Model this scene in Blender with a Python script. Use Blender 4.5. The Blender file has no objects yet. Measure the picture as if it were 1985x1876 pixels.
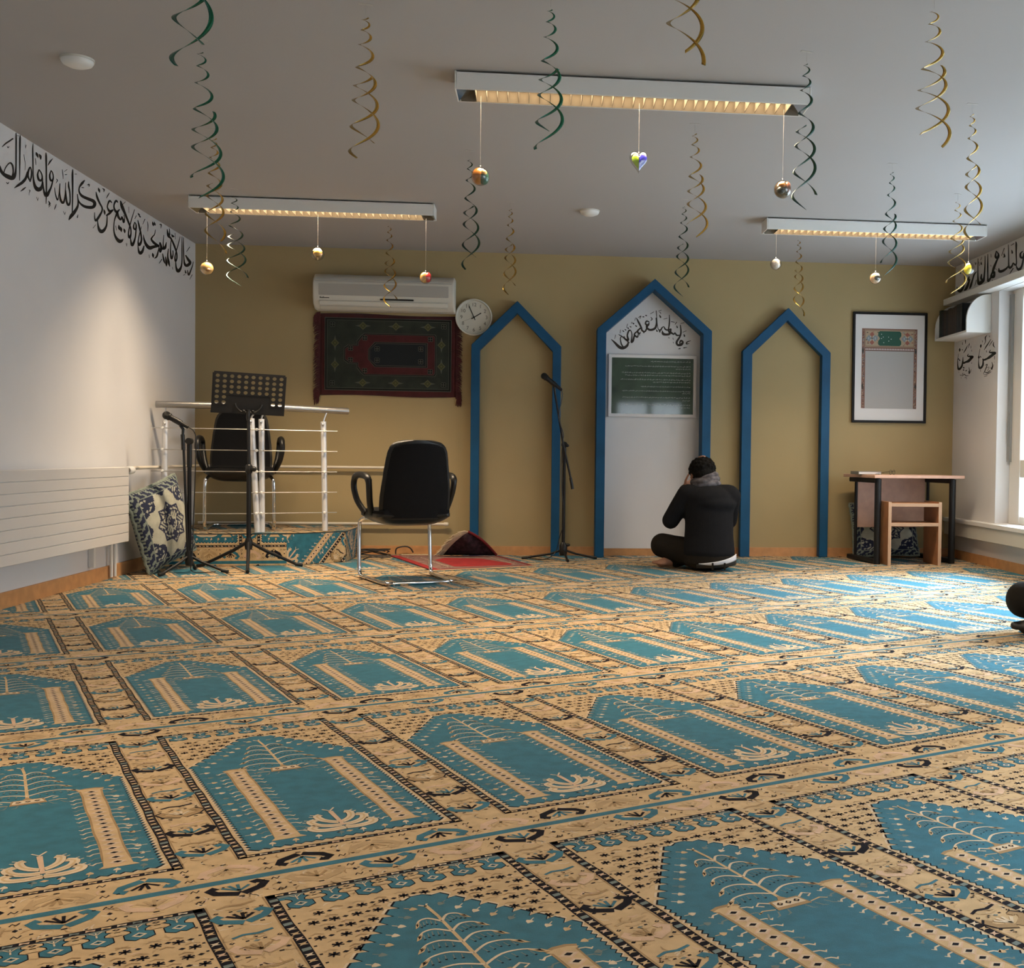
import bpy, bmesh, math, random
from mathutils import Vector, Matrix, noise
import mathutils.geometry as mgeo
random.seed(7)
PI = math.pi
S = bpy.context.scene
COL = S.collection

# ------------------------------------------------------------------ camera
W_, H_ = 1985.0, 1876.0
FPX, CX, CY = 2161.59, 1256.1, 938.0
YAW, PIT, ROL = 0.09899, -0.02394, 0.01271
CAM = Vector((0, 0, 0.8))
fwd = Vector((math.sin(YAW)*math.cos(PIT), math.cos(YAW)*math.cos(PIT), math.sin(PIT)))
rt0 = Vector((math.cos(YAW), -math.sin(YAW), 0)); up0 = rt0.cross(fwd)
RT = rt0*math.cos(ROL) + up0*math.sin(ROL)
UP = up0*math.cos(ROL) - rt0*math.sin(ROL)
cd = bpy.data.cameras.new('camera'); cam = bpy.data.objects.new('camera', cd); COL.objects.link(cam)
m = Matrix((RT, UP, -fwd)).transposed().to_4x4(); m.translation = CAM
cam.matrix_world = m
cd.sensor_fit = 'HORIZONTAL'; cd.sensor_width = 36.0; cd.lens = FPX*36.0/W_
cd.shift_x = (W_/2-CX)/W_; cd.shift_y = (CY-H_/2)/W_
cd.clip_start = 0.05; cd.clip_end = 200
S.camera = cam

# ------------------------------------------------------------------ light
S.view_settings.view_transform = 'Standard'; S.view_settings.look = 'None'
S.view_settings.exposure = 0.8; S.view_settings.gamma = 1.0
try: S.view_settings.use_curve_mapping = False
except Exception: pass
wd = bpy.data.worlds.new('sky'); S.world = wd; wd.use_nodes = True
bg = wd.node_tree.nodes['Background']
bg.inputs['Color'].default_value = (0.80, 0.90, 1.0, 1); bg.inputs['Strength'].default_value = 2.5
LAMP_W = 16.0
LAMP_COL = (1.0, 0.77, 0.52)

sl = bpy.data.lights.new('hazy_sun', 'SUN'); sl.energy = 16.0; sl.angle = math.radians(32); sl.color = (0.62, 0.83, 1.0)
so = bpy.data.objects.new('hazy_sun', sl); COL.objects.link(so)
so.rotation_euler = Vector((-1.0, -0.42, -1.05)).to_track_quat('-Z', 'Y').to_euler()
# room (metres): left wall XL, right wall XR, back wall D, ceiling H, front wall YF
XL, XR, D, H, YF = -2.663, 3.444, 9.016, 2.415, -3.0

# ------------------------------------------------------------------ pixel -> room helpers
def ray(x, y): return RT*((x-CX)/FPX) - UP*((y-CY)/FPX) + fwd
def hit(x, y, ax, val):
    d = ray(x, y); return CAM + d*((val-CAM[ax])/d[ax])
def fl(x, y, z=0.0): return hit(x, y, 2, z)
def bk(x, y, Y=D): return hit(x, y, 1, Y)
def sx(x, y, X): return hit(x, y, 0, X)

# ------------------------------------------------------------------ materials
MATS = {}
def mat(name, col, rough=0.6, metal=0.0, spec=0.5, bump=0.0, bscale=60.0, var=0.0, vscale=8.0,
        emit=None, trans=0.0, coat=0.0, sheen=0.0, col2=None, detail=4.0):
    if name in MATS: return MATS[name]
    mt = bpy.data.materials.new(name); mt.use_nodes = True
    nt = mt.node_tree; b = nt.nodes['Principled BSDF']
    b.inputs['Base Color'].default_value = (*col, 1)
    b.inputs['Roughness'].default_value = rough; b.inputs['Metallic'].default_value = metal
    b.inputs['Specular IOR Level'].default_value = spec
    if coat: b.inputs['Coat Weight'].default_value = coat
    if sheen: b.inputs['Sheen Weight'].default_value = sheen
    if trans: b.inputs['Transmission Weight'].default_value = trans
    if emit:
        b.inputs['Emission Color'].default_value = (*emit[0], 1); b.inputs['Emission Strength'].default_value = emit[1]
    if var or bump or col2:
        tc = nt.nodes.new('ShaderNodeTexCoord')
    if var or col2:
        n = nt.nodes.new('ShaderNodeTexNoise'); n.inputs['Scale'].default_value = vscale; n.inputs['Detail'].default_value = detail
        nt.links.new(tc.outputs['Object'], n.inputs['Vector'])
        r = nt.nodes.new('ShaderNodeMix'); r.data_type = 'RGBA'
        c2 = col2 if col2 else tuple(min(1, c*(1+var)) for c in col)
        c1 = col if col2 else tuple(c*(1-var) for c in col)
        r.inputs[6].default_value = (*c1, 1); r.inputs[7].default_value = (*c2, 1)
        cr = nt.nodes.new('ShaderNodeMapRange'); cr.inputs[1].default_value = 0.35; cr.inputs[2].default_value = 0.65
        nt.links.new(n.outputs['Fac'], cr.inputs[0]); nt.links.new(cr.outputs[0], r.inputs[0])
        nt.links.new(r.outputs[2], b.inputs['Base Color'])
    if bump:
        n2 = nt.nodes.new('ShaderNodeTexNoise'); n2.inputs['Scale'].default_value = bscale; n2.inputs['Detail'].default_value = 3
        nt.links.new(tc.outputs['Object'], n2.inputs['Vector'])
        bp = nt.nodes.new('ShaderNodeBump'); bp.inputs['Strength'].default_value = bump; bp.inputs['Distance'].default_value = 0.01
        nt.links.new(n2.outputs['Fac'], bp.inputs['Height']); nt.links.new(bp.outputs['Normal'], b.inputs['Normal'])
    MATS[name] = mt
    return mt
def glass_mat(name, tint=(1, 1, 1), gloss=0.08, rough=0.0):
    mt = bpy.data.materials.new(name); mt.use_nodes = True; nt = mt.node_tree
    nt.nodes.remove(nt.nodes['Principled BSDF']); out = nt.nodes['Material Output']
    t = nt.nodes.new('ShaderNodeBsdfTransparent'); t.inputs[0].default_value = (*tint, 1)
    g = nt.nodes.new('ShaderNodeBsdfGlossy'); g.inputs['Roughness'].default_value = rough
    f = nt.nodes.new('ShaderNodeFresnel'); f.inputs[0].default_value = 1.45 if gloss < .1 else 2.0
    mx = nt.nodes.new('ShaderNodeMixShader')
    ge = nt.nodes.new('ShaderNodeNewGeometry'); sb = nt.nodes.new('ShaderNodeMath'); sb.operation = 'SUBTRACT'; sb.inputs[0].default_value = 1.0
    ml = nt.nodes.new('ShaderNodeMath'); ml.operation = 'MULTIPLY'
    nt.links.new(ge.outputs['Backfacing'], sb.inputs[1]); nt.links.new(f.outputs[0], ml.inputs[0]); nt.links.new(sb.outputs[0], ml.inputs[1])
    nt.links.new(ml.outputs[0], mx.inputs[0]); nt.links.new(t.outputs[0], mx.inputs[1]); nt.links.new(g.outputs[0], mx.inputs[2])
    nt.links.new(mx.outputs[0], out.inputs['Surface'])
    MATS[name] = mt; return mt

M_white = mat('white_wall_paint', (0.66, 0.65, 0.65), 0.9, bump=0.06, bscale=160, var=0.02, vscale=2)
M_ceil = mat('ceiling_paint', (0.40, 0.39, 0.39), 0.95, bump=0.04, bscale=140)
M_tan = mat('olive_tan_wall_paint', (0.365, 0.28, 0.14), 0.85, bump=0.06, bscale=160, var=0.03, vscale=2)
M_blue = mat('blue_gloss_paint', (0.004, 0.066, 0.155), 0.55, spec=0.3, var=0.12, vscale=5)
M_wood = mat('beech_baseboard', (0.50, 0.25, 0.10), 0.5, var=0.12, vscale=14)
M_lwhite = mat('white_enamel', (0.72, 0.72, 0.70), 0.4)
M_ivory = mat('ivory_plastic', (0.60, 0.59, 0.53), 0.45)
M_ivdark = mat('ivory_grille', (0.40, 0.39, 0.36), 0.6)
M_black = mat('black_lettering', (0.008, 0.007, 0.006), 0.6)
M_bmetal = mat('black_painted_steel', (0.006, 0.006, 0.007), 0.5, spec=0.35)
M_bplast = mat('black_plastic', (0.008, 0.008, 0.008), 0.38, spec=0.4)
M_bfab = mat('black_fabric', (0.007, 0.007, 0.008), 0.95, bump=0.25, bscale=400, spec=0.2)
M_chrome = mat('chrome', (0.75, 0.75, 0.76), 0.09, 1.0)
M_steel = mat('brushed_steel', (0.62, 0.62, 0.62), 0.32, 1.0)
M_alu = mat('satin_aluminium', (0.66, 0.66, 0.67), 0.42, 0.35)
M_grey = mat('grey_plastic', (0.25, 0.25, 0.24), 0.5)
M_pink = mat('pink_beech_veneer', (0.58, 0.36, 0.27), 0.5, var=0.06, vscale=20)
M_ply = mat('beech_ply', (0.34, 0.155, 0.07), 0.5, var=0.1, vscale=15)
M_plyedge = mat('pale_ply_edge', (0.55, 0.36, 0.23), 0.5)
M_glass = glass_mat('window_glass')
M_frame = mat('white_window_frame', (0.70, 0.67, 0.62), 0.4)
M_paper = mat('white_paper', (0.70, 0.68, 0.67), 0.6)

# ------------------------------------------------------------------ mesh builder
class MB:
    def __init__(s, world=False): s.v = []; s.f = []; s.mi = []; s.world = world
    def add(s, vs, fs, k=0):
        o = len(s.v); s.v += [Vector(p) for p in vs]
        for f in fs: s.f.append([i+o for i in f]); s.mi.append(k)
        return s
    def box(s, c, d, k=0, rot=None):
        c = Vector(c); h = Vector(d)/2
        vs = [Vector((a*h.x, b*h.y, e*h.z)) for a in (-1, 1) for b in (-1, 1) for e in (-1, 1)]
        if rot is not None: vs = [rot @ p for p in vs]
        return s.add([p+c for p in vs], [(0,1,3,2),(4,6,7,5),(0,4,5,1),(2,3,7,6),(0,2,6,4),(1,5,7,3)], k)
    def box2(s, a, b, k=0):
        a = Vector(a); b = Vector(b)
        return s.box((a+b)/2, (abs(b.x-a.x), abs(b.y-a.y), abs(b.z-a.z)), k)
    def prism(s, loop, ext, k=0):
        n = len(loop); a = [Vector(p) for p in loop]; e = Vector(ext); b = [p+e for p in a]
        fs = [list(range(n))[::-1], list(range(n, 2*n))] + [(i, (i+1) % n, n+(i+1) % n, n+i) for i in range(n)]
        return s.add(a+b, fs, k)
    def ring_prism(s, outer, inner, ext, k=0, closed=True):
        n = len(outer); e = Vector(ext)
        a = [Vector(p) for p in outer]; b = [Vector(p) for p in inner]
        vs = a+b+[p+e for p in a]+[p+e for p in b]; fs = []
        rng = range(n) if closed else range(n-1)
        for i in rng:
            j = (i+1) % n
            fs += [(i, j, n+j, n+i), (2*n+j, 2*n+i, 3*n+i, 3*n+j), (j, i, 2*n+i, 2*n+j), (n+i, n+j, 3*n+j, 3*n+i)]
        if not closed: fs += [(0, n, 3*n, 2*n), (n-1, 3*n-1, 4*n-1, 2*n-1)]
        return s.add(vs, fs, k)
    def tube(s, pts, r, n=10, k=0, caps=True, closed=False):
        pts = [Vector(p) for p in pts]; rs = r if isinstance(r, (list, tuple)) else [r]*len(pts)
        L = len(pts); prev = None; vs = []
        for i, p in enumerate(pts):
            if closed: t = pts[(i+1) % L]-pts[i-1]
            else: t = pts[min(i+1, L-1)]-pts[max(i-1, 0)]
            if t.length < 1e-9: t = Vector((0, 0, 1))
            t.normalize()
            if prev is None:
                a = Vector((0, 0, 1)) if abs(t.z) < 0.9 else Vector((1, 0, 0))
                u = t.cross(a).normalized()
            else:
                u = prev - t*prev.dot(t)
                u = u.normalized() if u.length > 1e-6 else t.orthogonal().normalized()
            prev = u; w = t.cross(u)
            for q in range(n):
                an = 2*PI*q/n; vs.append(p + (u*math.cos(an)+w*math.sin(an))*rs[i])
        fs = []
        for i in range(L if closed else L-1):
            j = (i+1) % L
            for q in range(n):
                q2 = (q+1) % n; fs.append((i*n+q, i*n+q2, j*n+q2, j*n+q))
        if caps and not closed: fs += [list(range(n))[::-1], [(L-1)*n+q for q in range(n)]]
        return s.add(vs, fs, k)
    def ell(s, c, r, k=0, rot=None, nu=20, nv=12):
        c = Vector(c); r = Vector(r) if not isinstance(r, (int, float)) else Vector((r, r, r)); vs = []; fs = []
        for j in range(1, nv):
            ph = PI*j/nv
            for i in range(nu):
                th = 2*PI*i/nu; p = Vector((r.x*math.sin(ph)*math.cos(th), r.y*math.sin(ph)*math.sin(th), r.z*math.cos(ph)))
                vs.append(p)
        vs += [Vector((0, 0, r.z)), Vector((0, 0, -r.z))]; T = len(vs)-2
        for j in range(nv-2):
            for i in range(nu):
                i2 = (i+1) % nu; fs.append((j*nu+i, (j+1)*nu+i, (j+1)*nu+i2, j*nu+i2))
        for i in range(nu):
            i2 = (i+1) % nu; fs.append((T, i, i2)); fs.append((T+1, (nv-2)*nu+i2, (nv-2)*nu+i))
        if rot is not None: vs = [rot @ p for p in vs]
        return s.add([p+c for p in vs], fs, k)
    def cap(s, a, ra, b, rb, k=0, n=16):
        a = Vector(a); b = Vector(b); t = (b-a).normalized(); pts = []; rs = []
        for i in range(6):
            an = PI/2*(i/6); pts.append(a - t*ra*math.cos(an)); rs.append(max(ra*math.sin(an), 1e-4))
        for i in range(7):
            an = PI/2*(i/6); pts.append(b + t*rb*math.sin(an)); rs.append(max(rb*math.cos(an), 1e-4))
        return s.tube(pts, rs, n, k)
    def lathe(s, c, prof, n=32, k=0, axis='Z', rot=None):
        c = Vector(c); vs = []; fs = []; L = len(prof)
        for (r, z) in prof:
            for q in range(n):
                an = 2*PI*q/n; vs.append(Vector((max(r, 1e-5)*math.cos(an), max(r, 1e-5)*math.sin(an), z)))
        for i in range(L-1):
            for q in range(n):
                q2 = (q+1) % n; fs.append((i*n+q, i*n+q2, (i+1)*n+q2, (i+1)*n+q))
        fs += [list(range(n))[::-1], [(L-1)*n+q for q in range(n)]]
        if axis == 'Y': R = Matrix.Rotation(PI/2, 3, 'X'); vs = [R @ p for p in vs]   # +z profile -> -y
        if rot is not None: vs = [rot @ p for p in vs]
        return s.add([p+c for p in vs], fs, k)
    def build(s, name, mats, parent=None, loc=None, smooth=40, bevel=0.0, bseg=2):
        if not isinstance(mats, (list, tuple)): mats = [mats]
        vs = s.v
        if parent is not None and s.world:
            M = parent.matrix_basis.copy(); p = parent.parent
            while p is not None: M = p.matrix_basis @ M; p = p.parent
            Mi = M.inverted(); vs = [Mi @ p_ for p_ in vs]
        elif loc is not None:
            L = Vector(loc); vs = [p-L for p in vs]
        me = bpy.data.meshes.new(name); me.from_pydata(vs, [], s.f)
        for mm in mats: me.materials.append(mm)
        if len(mats) > 1: me.polygons.foreach_set('material_index', s.mi)
        if smooth:
            me.polygons.foreach_set('use_smooth', [True]*len(me.polygons))
            me.set_sharp_from_angle(angle=math.radians(smooth))
        me.update()
        o = bpy.data.objects.new(name, me); COL.objects.link(o)
        if parent is not None: o.parent = parent
        elif loc is not None: o.location = loc
        if bevel:
            b = o.modifiers.new('bevel', 'BEVEL'); b.width = bevel; b.segments = bseg; b.limit_method = 'ANGLE'; b.angle_limit = math.radians(40)
        return o

def tag(o, label, cat, group=None, kind=None):
    o['label'] = label; o['category'] = cat
    if group: o['group'] = group
    if kind: o['kind'] = kind
    return o
def thing(name, label, cat, loc=(0, 0, 0), rz=0.0, group=None):
    o = bpy.data.objects.new(name, None); COL.objects.link(o); o.empty_display_size = 0.1
    o.location = loc; o.rotation_euler = (0, 0, rz)
    return tag(o, label, cat, group)
def struct(o): o['kind'] = 'structure'; return o
def catmull(pts, n=6):
    P = [pts[0]]+list(pts)+[pts[-1]]; out = []
    for i in range(1, len(P)-2):
        a, b, c, d = P[i-1], P[i], P[i+1], P[i+2]
        for k in range(n):
            t = k/n; out.append(tuple(0.5*((2*b[q])+(-a[q]+c[q])*t+(2*a[q]-5*b[q]+4*c[q]-d[q])*t*t+(-a[q]+3*b[q]-3*c[q]+d[q])*t**3) for q in range(len(b))))
    out.append(tuple(pts[-1])); return out
def strip2(pts, closed=False):
    """(x,y,w) polyline -> quads in 2D"""
    q = []; L = len(pts)
    for i, p in enumerate(pts):
        a = pts[max(i-1, 0)]; b = pts[min(i+1, L-1)]
        dx, dy = b[0]-a[0], b[1]-a[1]; l = math.hypot(dx, dy) or 1e-9
        nx, ny = -dy/l, dx/l; w = p[2]/2
        q.append(((p[0]+nx*w, p[1]+ny*w), (p[0]-nx*w, p[1]-ny*w)))
    return [[q[i][0], q[i+1][0], q[i+1][1], q[i][1]] for i in range(L-1)]
class Flat:
    """flat polygons on a plane: layers a fraction of a millimetre apart"""
    def __init__(s, o, u, v, n, step=0.00025): s.o = Vector(o); s.u = Vector(u); s.v = Vector(v); s.n = Vector(n); s.mb = MB(True); s.step = step
    def P(s, L, k, pts):
        vs = [s.o + s.u*p[0] + s.v*p[1] + s.n*(s.step*L) for p in pts]
        s.mb.add(vs, [list(range(len(vs)))], k)
    def line(s, L, k, pts, w):
        for q in strip2([(p[0], p[1], p[2] if len(p) > 2 else w) for p in pts]): s.P(L, k, q)
    def rect(s, L, k, a, b, c, d): s.P(L, k, [(a, b), (c, b), (c, d), (a, d)])
    def dia(s, L, k, x, y, a, b): s.P(L, k, [(x-a, y), (x, y-b), (x+a, y), (x, y+b)])
    def circ(s, L, k, x, y, r, n=10, ry=None):
        ry = ry or r; s.P(L, k, [(x+r*math.cos(2*PI*i/n), y+ry*math.sin(2*PI*i/n)) for i in range(n)])

# ------------------------------------------------------------------ the prayer-row carpet (pattern of one cell)
CA, COX, COY, CPA, CPL, CMW, CML = 0.45344, -0.00167, 1.05986, 0.57061, 1.31255, 0.46952, 1.09887
AX = Vector((math.cos(CA), math.sin(CA), 0)); AL = Vector((-math.sin(CA), math.cos(CA), 0))
KB, KT, KN, KL, KG, KD, KS, KP = range(8)     # beige, teal, navy, light, gold-brown, dusty grey-teal, pale pink, tan
def pile(name, col, var=0.10, sheen=.12):
    return mat('carpet_'+name, col, 0.97, spec=0.15, bump=0.5, bscale=900, var=var, vscale=26, detail=6, sheen=sheen)
CARPET = [pile('beige', (0.58, 0.405, 0.215)), pile('teal', (0.026, 0.145, 0.205), 0.13), pile('navy', (0.010, 0.009, 0.014), .1, 0),
          pile('cream', (0.66, 0.53, 0.37)), pile('gold_brown', (0.36, 0.23, 0.105)), pile('grey_teal', (0.16, 0.20, 0.185)),
          pile('pale_pink', (0.63, 0.43, 0.29)), pile('tan', (0.47, 0.32, 0.165))]
def zig(a, b, n, amp, sgn, hexy=False):
    """points of a toothed edge from a (included) to b (excluded)"""
    ax, ay = a; bx, by = b; dx, dy = (bx-ax)/n, (by-ay)/n; l = math.hypot(dx, dy); nx, ny = -dy/l*amp*sgn, dx/l*amp*sgn
    out = []
    for i in range(n):
        out.append((ax+dx*i, ay+dy*i))
        if hexy:
            out.append((ax+dx*(i+.2)+nx, ay+dy*(i+.2)+ny)); out.append((ax+dx*(i+.8)+nx, ay+dy*(i+.8)+ny))
        else: out.append((ax+dx*(i+.55)+nx, ay+dy*(i+.55)+ny))
    return out
def field(d):
    p = []
    p += zig((.036-d, .038-d), (.434+d, .038-d), 19, .008, -1)
    p += zig((.434+d, .038-d), (.434+d, .700+d*.5), 40, .008, -1)
    p += zig((.434+d, .700+d*.5), (.262+d, .955+d), 9, .0165, -1, True)
    p += [(.262+d, .955+d), (.250, .966+d), (.228, .966+d), (.214-d, .955+d)]
    p += zig((.214-d, .955+d), (.036-d, .700+d*.5), 9, .0165, -1, True)
    p += zig((.036-d, .700+d*.5), (.036-d, .038-d), 40, .008, -1)
    return p
def bracket(A, x, y, k, sc=1.0, fy=1, bird=None, L=2):
    f = lambda pts: [(x+px*sc, y+py*sc*fy, .0135*sc) for px, py in pts]
    A.line(L, k, f([(-.026, .020), (-.036, .013), (-.030, .000), (-.002, -.014)]), 0)
    A.line(L, k, f([(.003, -.014), (.028, .000), (.037, .014), (.028, .023), (.021, .019)]), 0)
    if bird is not None:
        for q in ((-.020, .016), (-.010, .020), (.002, .021), (.016, .014)):
            A.line(L, bird, [(x, y-.003*fy, .005), (x+q[0]*sc, y+q[1]*sc*fy, .0065)], 0)
def duck(A, x, y, dx, dy, k, L=4):
    """stem from the field edge and a small flower head"""
    px, py = -dy, dx
    A.line(L, k, [(x, y, .0022), (x+dx*.012, y+dy*.012, .0022)], 0)
    q = lambda a, b: (x+dx*a+px*b, y+dy*a+py*b)
    A.P(L, k, [q(.010, 0), q(.013, .0072), q(.019, .0056), q(.0255, .001), q(.019, -.0056), q(.013, -.0072)])
def cell(A, rnd):
    w, l = CMW, CML
    # seam band
    A.rect(1, KT, -.1012, -.117, .4696, -.096)
    # black framing border with beads
    bw, bh = .0195, .0150
    for x0 in (0, w-bw):
        n = 16
        pts = [(x0+.0015*math.sin(i*2.1+x0*30), l*i/n) for i in range(n+1)]
        A.P(1, KN, pts+[(p[0]+bw, p[1]) for p in pts[::-1]])
        i = 0; y = .012
        while y < l-.02:
            k = (KB, KL, KD, KB, KS)[i % 5]; xx = x0+bw/2+.0015*math.sin(y/l*n*2.1+x0*30)
            if i % 5 == 2: A.P(2, k, [(xx-.0075, y-.006), (xx+.0075, y-.004), (xx+.0075, y+.007), (xx-.0075, y+.005)])
            else:
                A.P(2, k, [(xx-.0078, y-.006), (xx-.001, y-.003), (xx+.0078, y-.004), (xx+.003, y+.001), (xx+.0078, y+.007), (xx-.002, y+.0045), (xx-.0078, y+.005), (xx-.004, y)])
            i += 1; y += .0225
    for y0 in (0, l-bh):
        A.rect(1, KN, .004, y0, w-.004, y0+bh)
        i = 0; x = .026
        while x < w-.02:
            k = (KB, KL, KD, KS)[i % 4]
            A.P(2, k, [(x-.008, y0+.003), (x-.002, y0+.0065), (x+.006, y0+.003), (x+.008, y0+.010), (x+.001, y0+.0095), (x-.007, y0+.012)])
            i += 1; x += .024
    # gold piping beside the frame
    A.rect(1, KG, -.0035, .0, -.0005, l); A.rect(1, KG, w+.0005, 0, w+.0035, l)
    for q in range(420):
        z_ = rnd.random()
        if z_ < .40: x, y = rnd.uniform(-.096, -.006), rnd.uniform(0, l)
        elif z_ < .62: x, y = rnd.uniform(-.1, w), rnd.uniform(-.21, -.125)
        elif z_ < .80: x, y = rnd.uniform(-.1, w), rnd.uniform(-.09, -.008)
        else: x, y = rnd.uniform(.03, w-.03), rnd.uniform(.72, 1.04)
        an = rnd.uniform(0, PI); a_, b_ = .010*math.cos(an), .010*math.sin(an); k = rnd.choice((KP, KP, KS, KL, KG, KP))
        A.line(1, k, [(x-a_, y-b_, .002), (x-b_*.3, y+a_*.3, .0042), (x+a_, y+b_, .002)], 0)
        if q % 9 == 0 and z_ < .80: A.rect(1, KN, x-.002, y-.002, x+.0025, y+.002)
    # field
    A.P(1, KL, field(.0068)); A.P(2, KN, field(.0026)); A.P(3, KT, field(-.0005))
    i = 0
    for q in range(13):
        y = .085+q*.047; k = (KL, KL, KB, KD)[q % 4]
        duck(A, .040, y, 1, 0, k); duck(A, .430, y, -1, 0, (KB, KL, KL, KD)[q % 4])
    for q in range(8):
        x = .075+q*.047; duck(A, x, .042, .25, .97, (KL, KB, KL, KD)[q % 4])
    for q in range(8):
        t = (q+.6)/8.6; k = (KL, KL, KD, KB)[q % 4]
        ex = .036+(.214-.036)*t; ey = .700+.255*t
        duck(A, ex+.006, ey-.004, .78, -.62, k); duck(A, .470-ex-.006+.006, ey-.004, -.78, -.62, (KB, KL, KL, KD)[q % 4])
    # two columns
    for (xt, xb) in ((.122, .116), (.366, .366)):
        def cxx(v): return xb+(xt-xb)*(v-.08)/.57
        n = 10
        def side(sg, hw): return [(cxx(.085+.545*i/n)+sg*(hw+.0014*math.sin(i*1.9)), .085+.545*i/n) for i in range(n+1)]
        for L, k, hw, tp in ((4, KG, .0245, .653), (5, KB, .0200, .644)):
            lft = side(-1, hw); rgt = side(1, hw)
            A.P(L, k, [(xb-.036, .072), (xb-.026, .086)]+lft[1:]+[(xt-.030, tp-.008), (xt-.012, tp), (xt+.012, tp), (xt+.030, tp-.008)]+rgt[::-1][:-1]+[(xb+.026, .086), (xb+.036, .072)])
        for q in range(19):
            v = .099+q*.0287; c = cxx(v)
            A.dia(6, KS, c, v, .0190, .0145)
            A.dia(7, KL, c, v, .0145, .0100); A.dia(8, KN, c, v, .0085, .0058)
            for sg in (-1, 1):
                e = c+sg*.0245
                A.line(4, KD if q % 4 == 1 else KL, [(e, v+.012, .0036), (e+sg*.012, v+.010, .0036), (e+sg*.019, v+.002, .006), (e+sg*.024, v+.007, .002)], 0)
    # tree with pot
    A.line(5, KL, [(.226, .922, .005), (.236, .912, .006), (.242, .922, .004)], 0)
    A.line(5, KB, [(.237, .915, .007), (.240, .86, .006)], 0); A.line(4, KB, [(.240, .86, .006), (.236, .625, .0075)], 0)
    for q in range(5):
        v = .650+q*.047; r = .098-.0135*q
        for sg in (-1, 1):
            c = catmull([(.238, v, .0055), (.238+sg*r*.38, v+.022, .005), (.238+sg*r*.75, v+.020, .004), (.238+sg*r, v+.004, .003)], 4)
            A.line(5, KL, c, 0)
            A.P(5, KB, [(.238+sg*r*.80, v+.014), (.238+sg*r*1.02, v+.006), (.238+sg*r*1.14, v-.010), (.238+sg*r*.96, v-.004)])
            A.P(6, KN, [(.238+sg*r*.88, v+.006), (.238+sg*r*1.0, v+.003), (.238+sg*r*1.04, v-.005)])
            for z in range(5):
                xx = .238+sg*r*(.22+.15*z); vv = v+.010-.004*abs(2-z)
                A.line(4, KD, [(xx, vv+.006, .002), (xx+sg*.003, vv-.008, .002)], 0); A.rect(5, KN, xx+sg*.003-.002, vv-.012, xx+sg*.003+.002, vv-.009)
    A.P(5, KG, [(.198, .584), (.204, .622), (.226, .622), (.236, .640), (.246, .622), (.268, .622), (.274, .584)])
    A.P(6, KL, [(.203, .594), (.208, .617), (.264, .617), (.269, .594)])
    for x in (.217, .236, .255): A.dia(7, KN, x, .605, .007, .007); A.dia(8, KB, x, .605, .003, .003)
    for sg in (-1, 1):
        A.line(5, KL, [(.236+sg*.032, .615, .005), (.236+sg*.05, .628, .005), (.236+sg*.062, .618, .004), (.236+sg*.05, .610, .004)], 0)
        for q in range(3): A.line(4, KD, [(.236+sg*(.02+.022*q), .582, .003), (.236+sg*(.025+.024*q), .566, .004), (.236+sg*(.034+.024*q), .562, .002)], 0)
        A.line(4, KB, [(.236+sg*.04, .59, .003), (.236+sg*.065, .596, .004), (.236+sg*.078, .588, .003)], 0)
    # palmette at the foot
    for sg in (-1, 1):
        for pts, wd in ((((0, .085), (.030, .082), (.058, .090), (.066, .108), (.052, .120)), .021),
                        (((.004, .105), (.026, .108), (.050, .125), (.058, .150), (.044, .160)), .019),
                        (((.003, .125), (.018, .135), (.032, .155), (.036, .182), (.026, .190)), .017)):
            c = catmull([(.238+sg*a, b, wd) for a, b in pts], 4)
            A.line(4, KN, [(p[0], p[1], p[2]+.002) for p in c], 0); A.line(5, KL, c, 0); A.line(6, KB, [(p[0], p[1], .0045) for p in c], 0)
            e = c[len(c)//2]
            for z in (2, 5, 8, 11, 14):
                if z < len(c): A.line(4, KL, [(c[z][0], c[z][1], .003), (c[z][0]+sg*.016, c[z][1]+.010, .003)], 0)
    A.line(6, KS, [(.238, .10, .008), (.238, .205, .011)], 0); A.line(6, KL, [(.225, .225, .004), (.238, .208, .006), (.252, .228, .004)], 0)
    A.dia(5, KB, .238, .058, .008, .006); A.dia(5, KN, .215, .060, .005, .003); A.dia(5, KN, .262, .062, .005, .003)
    # top lambrequin
    A.rect(1, KT, bw, 1.064, w-bw, l-bh)
    A.rect(2, KD, bw, 1.075, w-bw, l-bh)
    nb = 7; st = (w-2*bw)/nb
    for q in range(nb):
        x = bw+st*(q+.5)
        hexa = lambda e: [(x-.020-e, 1.068), (x-.011-e, 1.058), (x-.010-e, 1.050+e), (x-.022-e, 1.043+e), (x-.022-e, 1.026-e), (x-.008, 1.016-e), (x, 1.021-e), (x+.008, 1.016-e), (x+.022+e, 1.026-e), (x+.022+e, 1.043+e), (x+.010+e, 1.050+e), (x+.011+e, 1.058), (x+.020+e, 1.068)]
        A.P(1, KN, hexa(.002)); A.P(2, KT, hexa(0)); A.dia(3, KL, x, 1.035, .012, .010); A.dia(4, KT, x, 1.035, .007, .0055); A.dia(5, KN, x, 1.036, .003, .002)
        A.line(4, KL, [(x, 1.055, .003), (x, 1.076, .002)], 0); A.line(4, KL, [(x-.010, 1.078, .002), (x, 1.066, .0025), (x+.010, 1.078, .002)], 0)
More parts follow.
